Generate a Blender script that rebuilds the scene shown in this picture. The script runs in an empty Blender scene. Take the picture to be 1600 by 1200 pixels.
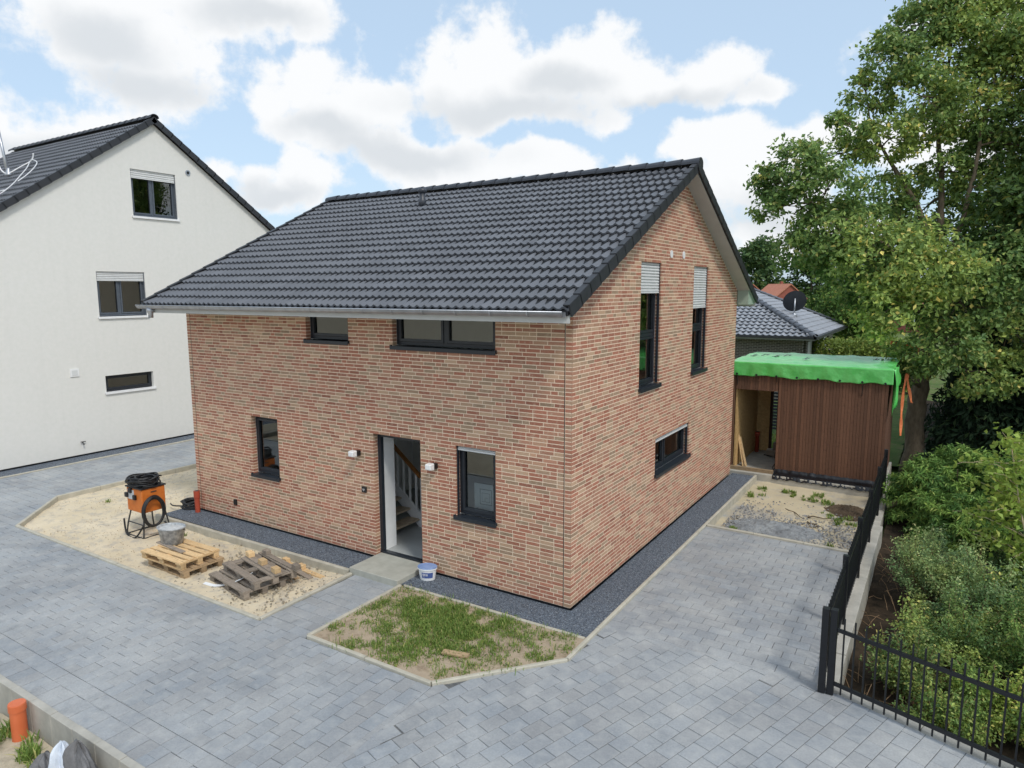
import bpy, math, random
import numpy as np
from mathutils import Vector, Matrix

random.seed(7); RNG = np.random.default_rng(7)
SC = bpy.context.scene
COL = SC.collection

# ------------------------------------------------------------------ camera
CAM = np.array([4.597, -8.979, 4.885]); YAW, PIT, ROL, FPX = 0.5615, -0.1361, -0.0029, 1071.8
_f = np.array([-math.sin(YAW)*math.cos(PIT), math.cos(YAW)*math.cos(PIT), math.sin(PIT)])
_r = np.array([math.cos(YAW), math.sin(YAW), 0.0]); _u = np.cross(_r, _f)
R_ = _r*math.cos(ROL)+_u*math.sin(ROL); U_ = -_r*math.sin(ROL)+_u*math.cos(ROL); F_ = _f
def ray(px, py):                      # photo pixel -> direction
    return F_ + R_*(px-800)/FPX - U_*(py-600)/FPX
def at_depth(px, py, dep):            # a point 'dep' metres in front of the lens plane
    return CAM + ray(px, py)*dep
cam = bpy.data.cameras.new('camera'); camo = bpy.data.objects.new('camera', cam); COL.objects.link(camo)
camo.matrix_world = Matrix(((R_[0], U_[0], -F_[0], CAM[0]), (R_[1], U_[1], -F_[1], CAM[1]), (R_[2], U_[2], -F_[2], CAM[2]), (0, 0, 0, 1)))
cam.sensor_width = 36; cam.lens = FPX/1600*36; cam.clip_start = 0.05; cam.clip_end = 3000
SC.camera = camo

# ------------------------------------------------------------------ sky, sun, exposure
SUN_AZ, SUN_EL = math.radians(118), math.radians(52)     # azimuth clockwise from +Y
def build_world():
    w = bpy.data.worlds.new('World'); SC.world = w; w.use_nodes = True
    nt = w.node_tree; nt.nodes.clear(); N = nt.nodes.new; L = nt.links.new
    out = N('ShaderNodeOutputWorld'); bg = N('ShaderNodeBackground'); L(bg.outputs[0], out.inputs[0])
    sky = N('ShaderNodeTexSky'); sky.sky_type = 'NISHITA'; sky.sun_disc = False
    sky.sun_elevation = SUN_EL; sky.sun_rotation = SUN_AZ; sky.air_density = 1.0; sky.dust_density = 1.6; sky.ozone_density = 1.6
    bg.inputs['Strength'].default_value = 0.12
    # cloud field: soft blobs in azimuth / elevation broken up by fractal noise
    g = bpy.data.node_groups.new('cloud_field', 'ShaderNodeTree')
    g.interface.new_socket('Vector', in_out='INPUT', socket_type='NodeSocketVector')
    g.interface.new_socket('Field', in_out='OUTPUT', socket_type='NodeSocketFloat'); g.interface.new_socket('Shade', in_out='OUTPUT', socket_type='NodeSocketFloat')
    gi = g.nodes.new('NodeGroupInput'); go = g.nodes.new('NodeGroupOutput')
    GN = g.nodes.new; GL = g.links.new
    def gm(op, a, b=None, clamp=False):
        n = GN('ShaderNodeMath'); n.operation = op; n.use_clamp = clamp
        for i, v in enumerate((a, b)):
            if v is None: continue
            if isinstance(v, (int, float)): n.inputs[i].default_value = v
            else: GL(v, n.inputs[i])
        return n.outputs[0]
    nz = GN('ShaderNodeTexNoise'); nz.inputs['Scale'].default_value = 8; nz.inputs['Detail'].default_value = 6
    GL(gi.outputs[0], nz.inputs['Vector'])
    wv = GN('ShaderNodeVectorMath'); wv.operation = 'SUBTRACT'; GL(nz.outputs['Color'], wv.inputs[0]); wv.inputs[1].default_value = (.5, .5, .5)
    ws = GN('ShaderNodeVectorMath'); ws.operation = 'SCALE'; GL(wv.outputs[0], ws.inputs[0]); ws.inputs['Scale'].default_value = .10
    wa = GN('ShaderNodeVectorMath'); wa.operation = 'ADD'; GL(gi.outputs[0], wa.inputs[0]); GL(ws.outputs[0], wa.inputs[1])
    blobs = [(190,85,135,105),(255,120,95,62),(120,30,100,60),(390,12,150,52),(470,28,70,40),(30,222,120,55),(150,205,75,26),
             (470,135,72,60),(560,170,110,60),(540,222,120,42),(660,235,150,42),(760,85,110,82),(715,130,100,70),(850,120,140,62),
             (800,172,190,36),(950,108,90,46),(1015,120,80,42),(1120,112,80,48),(1190,137,52,26),(840,250,115,32),(900,250,55,26),
             (720,268,130,36),(985,250,48,22),(440,298,115,38),(1130,222,95,44),(1075,242,50,24),(1262,225,85,40),(1200,300,150,55),
             (1230,362,140,48),(1460,225,120,60),(1540,30,130,40),(330,282,60,26)]
    def blob_field(lst, v0):
        acc = None
        for (cx, cy, rx, ry) in lst:
            d = ray(cx, cy); d = d/np.linalg.norm(d); az = math.atan2(d[0], d[1]); el = math.asin(d[2])
            m = GN('ShaderNodeVectorMath'); m.operation = 'MULTIPLY_ADD'; GL(v0, m.inputs[0]); kx, ky = FPX/rx, FPX/ry
            m.inputs[1].default_value = (kx, ky, 0); m.inputs[2].default_value = (-az*kx, -el*ky, 0)
            le = GN('ShaderNodeVectorMath'); le.operation = 'LENGTH'; GL(m.outputs[0], le.inputs[0]); v = le.outputs['Value']
            if acc is None: acc = v
            else:
                n = GN('ShaderNodeMath'); n.operation = 'SMOOTH_MIN'; GL(acc, n.inputs[0]); GL(v, n.inputs[1]); n.inputs[2].default_value = .25; acc = n.outputs[0]
        return gm('SUBTRACT', 1.0, acc)
    acc = blob_field(blobs, wa.outputs[0])
    greys = [(175,75,70,34),(235,138,85,28),(790,168,165,30),(620,238,150,26),(1050,148,115,18),(520,216,75,24),(880,128,70,24),(430,314,75,18),(400,22,95,22),(1200,335,95,32),(60,240,80,24)]
    GL(blob_field(greys, wa.outputs[0]), go.inputs[1])
    # beyond the pictured part of the sky the same kind of cloud goes on at random
    n2 = GN('ShaderNodeTexNoise'); n2.inputs['Scale'].default_value = 3.2; n2.inputs['Detail'].default_value = 2; GL(gi.outputs[0], n2.inputs['Vector'])
    rnd = gm('MULTIPLY', gm('SUBTRACT', n2.outputs['Fac'], .50), 5.0)
    sp = GN('ShaderNodeSeparateXYZ'); GL(gi.outputs[0], sp.inputs[0])
    azd = gm('ABSOLUTE', gm('ADD', sp.outputs[0], YAW))
    mk = gm('MAXIMUM', gm('MULTIPLY', gm('SUBTRACT', azd, .68), 6.0), gm('MULTIPLY', gm('SUBTRACT', sp.outputs[1], .47), 6.0))
    mk = gm('MINIMUM', gm('MAXIMUM', mk, 0.0), 1.0)
    rnd = gm('ADD', gm('MULTIPLY', rnd, mk), gm('MULTIPLY', gm('SUBTRACT', mk, 1.0), 1.5))
    acc = gm('MAXIMUM', acc, rnd)
    n3 = GN('ShaderNodeTexNoise'); n3.inputs['Scale'].default_value = 10; n3.inputs['Detail'].default_value = 7; n3.inputs['Roughness'].default_value = .60
    GL(gi.outputs[0], n3.inputs['Vector'])
    tot = gm('ADD', gm('MINIMUM', acc, .75), gm('MULTIPLY', gm('SUBTRACT', n3.outputs['Fac'], .5), 2.6))
    GL(tot, go.inputs[0])
    tc = N('ShaderNodeTexCoord'); nrm = N('ShaderNodeVectorMath'); nrm.operation = 'NORMALIZE'; L(tc.outputs['Generated'], nrm.inputs[0])
    sx = N('ShaderNodeSeparateXYZ'); L(nrm.outputs[0], sx.inputs[0])
    def wm(op, a, b=None):
        n = N('ShaderNodeMath'); n.operation = op
        for i, v in enumerate((a, b)):
            if v is None: continue
            if isinstance(v, (int, float)): n.inputs[i].default_value = v
            else: L(v, n.inputs[i])
        return n.outputs[0]
    az = wm('ARCTAN2', sx.outputs[0], sx.outputs[1]); el = wm('ARCSINE', sx.outputs[2])
    cb = N('ShaderNodeCombineXYZ'); L(az, cb.inputs[0]); L(el, cb.inputs[1])
    f1 = N('ShaderNodeGroup'); f1.node_tree = g; L(cb.outputs[0], f1.inputs[0])
    def ramp(v, a, b):
        n = N('ShaderNodeMapRange'); n.interpolation_type = 'SMOOTHSTEP'; L(v, n.inputs[0]); n.inputs[1].default_value = a; n.inputs[2].default_value = b; return n.outputs[0]
    dens = ramp(f1.outputs[0], -.03, .42)
    shade = ramp(wm('ADD', f1.outputs[1], wm('MULTIPLY', f1.outputs[0], .35)), -.25, 1.0)
    cm = N('ShaderNodeMix'); cm.data_type = 'RGBA'; L(shade, cm.inputs[0])
    cm.inputs[6].default_value = (6.2, 6.3, 6.4, 1); cm.inputs[7].default_value = (4.7, 4.95, 5.2, 1)
    # haze-pale clear sky
    sm = N('ShaderNodeMix'); sm.data_type = 'RGBA'; sm.inputs[0].default_value = .62; L(sky.outputs[0], sm.inputs[6]); sm.inputs[7].default_value = (4.3, 5.5, 6.7, 1)
    mx = N('ShaderNodeMix'); mx.data_type = 'RGBA'; L(dens, mx.inputs[0]); L(sm.outputs[2], mx.inputs[6]); L(cm.outputs[2], mx.inputs[7])
    L(mx.outputs[2], bg.inputs['Color'])
    w.cycles.sampling_method = 'MANUAL'; w.cycles.sample_map_resolution = 256
build_world()
sl = bpy.data.lights.new('sun', 'SUN'); sl.energy = 1.5; sl.angle = math.radians(10); sl.color = (1.0, .95, .87)
so = bpy.data.objects.new('sun', sl); COL.objects.link(so)
_sd = Vector((math.sin(SUN_AZ)*math.cos(SUN_EL), math.cos(SUN_AZ)*math.cos(SUN_EL), math.sin(SUN_EL)))
so.rotation_euler = _sd.to_track_quat('Z', 'Y').to_euler(); so.location = (20, -15, 30)
vs = SC.view_settings; vs.view_transform = 'Standard'; vs.look = 'None'; vs.exposure = 0.38; vs.gamma = 1; vs.use_curve_mapping = False
SC.render.engine = 'CYCLES'; SC.cycles.use_denoising = True; SC.cycles.max_bounces = 6; SC.cycles.transparent_max_bounces = 12
SC.cycles.sample_clamp_indirect = 4

# ------------------------------------------------------------------ material helpers
def S(r, g, b, k=1.0):
    f = lambda c: ((c/255+.055)/1.055)**2.4 if c > 10.3 else c/255/12.92
    return (f(r)*k, f(g)*k, f(b)*k)
class NT:
    def __init__(s, name):
        s.m = bpy.data.materials.new(name); s.m.use_nodes = True; s.t = s.m.node_tree; s.t.nodes.clear()
        s.o = s.n('ShaderNodeOutputMaterial'); s.b = s.n('ShaderNodeBsdfPrincipled'); s.l(s.b.outputs[0], s.o.inputs[0])
        geo = s.n('ShaderNodeNewGeometry'); s.pos = geo.outputs['Position']
    def n(s, k): return s.t.nodes.new(k)
    def l(s, a, b): s.t.links.new(a, b)
    def noise(s, scale, detail=3, rough=.5, vec=None, stretch=None):
        v = vec or s.pos
        if stretch:
            mp = s.n('ShaderNodeMapping'); s.l(v, mp.inputs[0]); mp.inputs['Scale'].default_value = stretch; v = mp.outputs[0]
        n = s.n('ShaderNodeTexNoise'); n.inputs['Scale'].default_value = scale; n.inputs['Detail'].default_value = detail; n.inputs['Roughness'].default_value = rough
        s.l(v, n.inputs['Vector']); return n.outputs['Fac']
    def voro(s, scale, out='Color'):
        n = s.n('ShaderNodeTexVoronoi'); n.inputs['Scale'].default_value = scale; s.l(s.pos, n.inputs['Vector']); return n.outputs[out]
    def rng(s, v, a, b, c=0, d=1):
        n = s.n('ShaderNodeMapRange'); s.l(v, n.inputs[0]); n.inputs[1].default_value = a; n.inputs[2].default_value = b; n.inputs[3].default_value = c; n.inputs[4].default_value = d; return n.outputs[0]
    def mix(s, f, a, b, mode='MIX'):
        n = s.n('ShaderNodeMix'); n.data_type = 'RGBA'; n.blend_type = mode
        for v, i in ((f, 0), (a, 6), (b, 7)):
            if isinstance(v, (int, float)): n.inputs[i].default_value = v
            elif isinstance(v, tuple): n.inputs[i].default_value = (*v, 1)
            else: s.l(v, n.inputs[i])
        return n.outputs[2]
    def math(s, op, a, b):
        n = s.n('ShaderNodeMath'); n.operation = op
        for i, v in enumerate((a, b)):
            if isinstance(v, (int, float)): n.inputs[i].default_value = v
            else: s.l(v, n.inputs[i])
        return n.outputs[0]
    def bump(s, h, strength=.3, dist=.01):
        n = s.n('ShaderNodeBump'); n.inputs['Strength'].default_value = strength; n.inputs['Distance'].default_value = dist; s.l(h, n.inputs['Height']); s.l(n.outputs[0], s.b.inputs['Normal'])
    def col(s, c):
        if isinstance(c, tuple): s.b.inputs['Base Color'].default_value = (*c, 1)
        else: s.l(c, s.b.inputs['Base Color'])
    def rough(s, r):
        if isinstance(r, (int, float)): s.b.inputs['Roughness'].default_value = r
        else: s.l(r, s.b.inputs['Roughness'])
    def pcol(s, single):
        if single: n = s.n('ShaderNodeObjectInfo'); return n.outputs['Color']
        n = s.n('ShaderNodeVertexColor'); n.layer_name = 'Col'; return n.outputs['Color']

def simple(name, c1, c2=None, scale=6, rough=.7, bump=0, bscale=40, metal=0, detail=4, stretch=None, spec=.5):
    t = NT(name)
    if c2 is None: c2 = tuple(min(1, x*1.25) for x in c1)
    f = t.noise(scale, detail, .6, stretch=stretch)
    t.col(t.mix(t.rng(f, .32, .68), c1, c2)); t.rough(rough); t.b.inputs['Metallic'].default_value = metal
    t.b.inputs['Specular IOR Level'].default_value = spec
    if bump: t.bump(t.noise(bscale, 4, .6, stretch=stretch), bump, .01)
    return t.m

def piece_pair(name, fn): return fn(name, True), fn(name+'_mass', False)

def brick_mat(name, single):
    t = NT(name); c = t.pcol(single)
    pale = t.rng(t.noise(13, 5, .65), .52, .68, 0, .5)
    c = t.mix(pale, c, S(206, 184, 160, .95))
    c = t.mix(t.rng(t.noise(90, 3), .3, .7, 0, .35), c, t.mix(.5, c, (.12, .09, .08)))
    t.col(c); t.rough(.88); t.bump(t.noise(120, 4, .6), .35, .006); t.b.inputs['Specular IOR Level'].default_value = .25
    return t.m
BRICK1, BRICKM = piece_pair('brick_clay', brick_mat)
def tile_mat(name, single):
    t = NT(name); c = t.pcol(single)
    c = t.mix(t.rng(t.noise(5, 4), .35, .7, 0, .25), c, S(92, 96, 104))
    t.col(c); t.rough(t.rng(t.noise(30, 3), .3, .7, .27, .42)); t.bump(t.noise(200, 3), .08, .004); return t.m
TILE1, TILEM = piece_pair('roof_tile_engobe', tile_mat)
def paver_mat(name, single):
    t = NT(name); c = t.pcol(single)
    dust = t.rng(t.noise(.6, 7, .66), .42, .70, 0, .62)
    dust2 = t.rng(t.noise(5, 6, .7), .5, .75, 0, .5)
    c = t.mix(dust, c, S(192, 194, 193)); c = t.mix(dust2, c, S(194, 195, 192))
    c = t.mix(t.rng(t.noise(40, 5, .7), .35, .7, 0, .28), c, S(80, 86, 93)); c = t.mix(t.rng(t.noise(1.7, 6, .7), .56, .72, 0, .45), c, S(112, 118, 124))
    t.col(c); t.rough(.82); t.bump(t.noise(160, 4, .65), .3, .004); t.b.inputs['Specular IOR Level'].default_value = .3; return t.m
PAV1, PAVM = piece_pair('paver_concrete', paver_mat)
def wood_mat(name, c1, c2):
    t = NT(name); tc = t.n('ShaderNodeTexCoord').outputs['Object']; oi = t.n('ShaderNodeObjectInfo')
    f = t.noise(6, 5, .65, vec=tc, stretch=(1.2, 12, 12)); c = t.mix(t.rng(f, .3, .7), c1, c2)
    rnd = t.rng(oi.outputs['Random'], 0, 1, .72, 1.2); c = t.mix(1.0, c, t.mix(1, (1, 1, 1), rnd, 'MULTIPLY'), 'MULTIPLY')
    c = t.mix(t.rng(t.noise(14, 4), .55, .75, 0, .5), c, tuple(x*.45 for x in c1))
    t.col(c); t.rough(.85); t.bump(f, .4, .004); return t.m
M = {}
M['mortar'] = simple('mortar', S(236, 214, 188), S(242, 222, 198), 30, .95, .3, 150)
def render_mat():
    t = NT('white_render'); c = t.mix(t.rng(t.noise(9, 4), .3, .7), S(225, 225, 220, .95), S(230, 229, 225, .95))
    c = t.mix(t.rng(t.noise(2.5, 5, .65, stretch=(1.6, 1.6, .12)), .52, .78, 0, .10), c, S(192, 193, 188, .94)); t.col(c); t.rough(.93); t.bump(t.noise(240, 4, .7), .3, .006); t.b.inputs['Specular IOR Level'].default_value = .2; return t.m
M['render'] = render_mat()
M['inner'] = simple('inner_plaster', S(228, 228, 225), S(236, 236, 233), 3, .9)
M['anthracite'] = simple('anthracite_metal', S(34, 40, 48), S(40, 46, 54), 8, .38)
M['black'] = simple('black_plastic', S(20, 21, 23), S(30, 31, 34), 10, .45)
M['blackfoil'] = simple('black_foil', S(18, 19, 22), S(30, 32, 36), 12, .28, .5, 14)
M['fence'] = simple('black_powder_coat', S(20, 22, 26), S(27, 29, 33), 20, .36)
M['zinc'] = simple('zinc_sheet', S(168, 172, 178), S(190, 194, 200), 5, .38, metal=.75)
M['white'] = simple('white_plastic', S(228, 229, 230), S(236, 237, 238), 5, .45)
M['slat_white'] = simple('shutter_aluminium', S(206, 208, 208), S(216, 218, 218), 7, .5)
M['grey_frame'] = simple('grey_window_frame', S(78, 86, 96), S(86, 94, 104), 7, .4)
M['soffit'] = simple('soffit_board', S(186, 188, 186), S(196, 198, 196), 3, .7)
M['soffit_green'] = simple('primed_eave_board', S(150, 168, 152), S(162, 178, 164), 3, .7)
M['concrete'] = simple('concrete', S(158, 156, 148), S(182, 179, 170), 4, .9, .3, 90, detail=7)
M['kerb'] = simple('kerb_concrete', S(168, 164, 150), S(190, 185, 170), 6, .9, .3, 120, detail=6)
M['step'] = simple('step_concrete', S(160, 160, 150), S(178, 178, 168), 5, .85, .15, 120, detail=6)
M['floor_tile'] = simple('floor_tile', S(160, 164, 164), S(172, 176, 176), 2, .45)
M['orange'] = simple('orange_paint', S(196, 104, 34), S(206, 118, 48), 9, .55, detail=6)
M['terracotta'] = simple('orange_pipe_plastic', S(206, 104, 62), S(214, 114, 72), 6, .45)
M['redpipe'] = simple('red_pipe_plastic', S(168, 70, 48), S(178, 80, 56), 6, .5)
M['rubber'] = simple('black_rubber', S(22, 23, 25), S(34, 35, 38), 20, .5)
M['galv'] = simple('mortar_smeared_tub', S(120, 126, 132), S(196, 200, 202), 14, .7, .5, 40, detail=7)
M['mortar_wet'] = simple('grey_mortar', S(176, 180, 182), S(206, 208, 208), 12, .85, .4, 50)
M['steel'] = simple('dark_steel', S(58, 60, 62), S(80, 82, 84), 20, .5, metal=.6)
M['wood_new'] = wood_mat('pallet_wood_new', S(196, 162, 116), S(224, 196, 152))
M['wood_old'] = wood_mat('pallet_wood_weathered', S(122, 112, 102), S(158, 146, 132))
M['wood_mid'] = wood_mat('pallet_wood_dirty', S(150, 128, 100), S(184, 158, 124))
M['clad'] = wood_mat('shed_cladding', S(96, 66, 49), S(110, 78, 59))
M['clad_gap'] = simple('cladding_gap', S(64, 43, 32), S(72, 50, 38), 6, .9)
M['osb'] = simple('osb_board', S(176, 142, 92), S(206, 172, 118), 16, .85, .2, 60, detail=6)
M['tread'] = simple('stair_wood', S(168, 148, 124), S(198, 180, 156), 10, .6)
M['handrail'] = simple('handrail_wood', S(140, 92, 46), S(160, 108, 58), 10, .5)
M['strap'] = simple('orange_strap', S(222, 118, 66), S(232, 134, 84), 12, .7)
M['lid_blue'] = simple('blue_lid', S(112, 140, 190), S(140, 164, 208), 6, .4)
M['label_blue'] = simple('blue_label', S(66, 88, 148), S(84, 104, 160), 20, .5)
M['paper'] = simple('paper', S(214, 222, 232), S(224, 230, 238), 4, .8)
M['ink'] = simple('drawing_ink', S(110, 122, 138), S(120, 132, 148), 4, .8)
M['bag_grey'] = simple('grey_sack', S(96, 96, 98), S(120, 120, 122), 10, .7, .3, 30)
M['bag_white'] = simple('pale_sack', S(196, 206, 220), S(216, 224, 234), 10, .6, .3, 30)
M['red_roof'] = simple('red_roof_tiles', S(170, 108, 84), S(188, 126, 102), 3, .8, .5, 8)
M['far_brick'] = simple('far_red_brick', S(140, 78, 66), S(158, 92, 78), 4, .9)
M['dish'] = simple('dish_grey', S(46, 50, 56), S(54, 58, 64), 5, .5)
M['slate_fence'] = simple('dark_slat_fence', S(38, 42, 52), S(46, 50, 60), 5, .5)
M['cable_white'] = simple('white_cable', S(220, 222, 224), S(230, 231, 232), 5, .5)
def glass_mat():
    m = bpy.data.materials.new('window_glass'); m.use_nodes = True; t = m.node_tree; t.nodes.clear()
    o = t.nodes.new('ShaderNodeOutputMaterial'); mx = t.nodes.new('ShaderNodeMixShader'); tr = t.nodes.new('ShaderNodeBsdfTransparent'); gl = t.nodes.new('ShaderNodeBsdfGlossy')
    tr.inputs[0].default_value = (.72, .78, .76, 1); gl.inputs['Roughness'].default_value = .01; gl.inputs[0].default_value = (.9, .95, .95, 1)
    fr = t.nodes.new('ShaderNodeFresnel'); fr.inputs[0].default_value = 2.2
    t.links.new(fr.outputs[0], mx.inputs[0]); t.links.new(tr.outputs[0], mx.inputs[1]); t.links.new(gl.outputs[0], mx.inputs[2]); t.links.new(mx.outputs[0], o.inputs[0]); return m
M['glass'] = glass_mat()
def ground_mat(name, a, b, c, s1, s2, bump=.5, bs=60, spots=None):
    t = NT(name); f = t.noise(s1, 6, .62); col = t.mix(t.rng(f, .35, .65), a, b)
    col = t.mix(t.rng(t.noise(s2, 6, .7), .48, .66), col, c)
    if spots: col = t.mix(t.rng(t.voro(spots[0], 'Distance'), 0, .5, .8, 0), col, spots[1])
    t.col(col); t.rough(.95); t.bump(t.noise(bs, 6, .7), bump, .02); t.b.inputs['Specular IOR Level'].default_value = .15; return t.m
M['sand'] = ground_mat('yellow_sand', S(206, 192, 164), S(220, 207, 182), S(188, 180, 166, .95), .8, 5, .6, 45)
M['sand_grey'] = ground_mat('grey_rubble_sand', S(190, 178, 152, .95), S(206, 194, 166, .95), S(164, 164, 162, .9), .55, .8, .7, 30)
M['soil'] = ground_mat('bare_soil', S(168, 152, 132), S(186, 170, 148), S(146, 130, 110), 1.5, 6, .7, 40)
M['dark_soil'] = ground_mat('dark_garden_soil', S(54, 46, 38), S(72, 61, 50), S(42, 37, 31), 1.2, 5, .8, 30)
M['lot'] = ground_mat('pale_lot_sand', S(180, 168, 146, .9), S(198, 186, 164, .9), S(160, 150, 132, .9), 1.2, 6, .6, 30)
M['lawn'] = ground_mat('lawn_ground', S(70, 92, 48), S(96, 116, 62), S(112, 108, 78), .5, 2.5, .8, 20)
M['joint'] = ground_mat('joint_sand', S(100, 101, 102), S(118, 119, 118), S(84, 86, 88), 2, 9, .3, 60)
def gravel_mat(name, single=None):
    t = NT(name); v = t.voro(75); sp = t.n('ShaderNodeSeparateColor'); t.l(v, sp.inputs[0])
    c = t.mix(t.rng(sp.outputs[0], 0, 1), S(58, 66, 78), S(124, 134, 146)); c = t.mix(t.rng(sp.outputs[1], .9, 1), c, S(176, 182, 188))
    t.col(c); t.rough(.75); t.bump(t.voro(75, 'Distance'), 1.0, .02); return t.m
M['gravel'] = gravel_mat('basalt_grit')
def leaf_mat(name, rough=.55, trans=.28):
    m = bpy.data.materials.new(name); m.use_nodes = True; t = m.node_tree; t.nodes.clear()
    o = t.nodes.new('ShaderNodeOutputMaterial'); b = t.nodes.new('ShaderNodeBsdfPrincipled'); tr = t.nodes.new('ShaderNodeBsdfTranslucent'); mx = t.nodes.new('ShaderNodeMixShader')
    vc = t.nodes.new('ShaderNodeVertexColor'); vc.layer_name = 'Col'; hs = t.nodes.new('ShaderNodeHueSaturation'); hs.inputs['Value'].default_value = 1.5; hs.inputs['Hue'].default_value = .485
    b.inputs['Roughness'].default_value = rough; b.inputs['Specular IOR Level'].default_value = .35; mx.inputs[0].default_value = trans
    L = t.links.new; L(vc.outputs[0], b.inputs[0]); L(vc.outputs[0], hs.inputs['Color']); L(hs.outputs[0], tr.inputs[0]); L(b.outputs[0], mx.inputs[1]); L(tr.outputs[0], mx.inputs[2]); L(mx.outputs[0], o.inputs[0]); return m
M['leaf'] = leaf_mat('foliage'); M['needle'] = leaf_mat('conifer_foliage', .7, .15); M['grass'] = leaf_mat('grass_blades', .6, .3)
M['bark'] = simple('oak_bark', S(84, 74, 60), S(118, 105, 86), 14, .95, .9, 30, detail=6, stretch=(1, 1, .3))
M['birch'] = simple('birch_bark', S(178, 160, 130), S(200, 184, 154), 14, .9)
M['twig'] = simple('dry_twig', S(120, 96, 72), S(146, 120, 92), 12, .95)
def tarp_mat():
    t = NT('green_tarpaulin'); c = t.mix(t.rng(t.noise(3, 4), .4, .6), S(84, 190, 88), S(104, 204, 108)); t.col(c); t.rough(.28); t.b.inputs['Specular IOR Level'].default_value = .8; t.bump(t.noise(7, 4, .6, stretch=(1, .6, 1)), .6, .03); return t.m
M['tarp'] = tarp_mat()
M['print'] = simple('dark_print', S(50, 74, 60), S(60, 84, 70), 5, .5)
def bung_brick(name):
    t = NT(name); b = t.n('ShaderNodeTexBrick'); mp = t.n('ShaderNodeMapping'); t.l(t.pos, mp.inputs[0]); mp.inputs['Rotation'].default_value = (math.radians(90), 0, 0)
    t.l(mp.outputs[0], b.inputs['Vector']); b.inputs['Scale'].default_value = 1; b.inputs['Brick Width'].default_value = .25; b.inputs['Row Height'].default_value = .083; b.inputs['Mortar Size'].default_value = .012
    b.inputs['Color1'].default_value = (*S(86, 80, 74), 1); b.inputs['Color2'].default_value = (*S(116, 106, 98), 1); b.inputs['Mortar'].default_value = (*S(160, 156, 148), 1)
    t.col(b.outputs['Color']); t.rough(.9); return t.m
M['bung_brick'] = bung_brick('dark_bungalow_brick')

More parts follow.
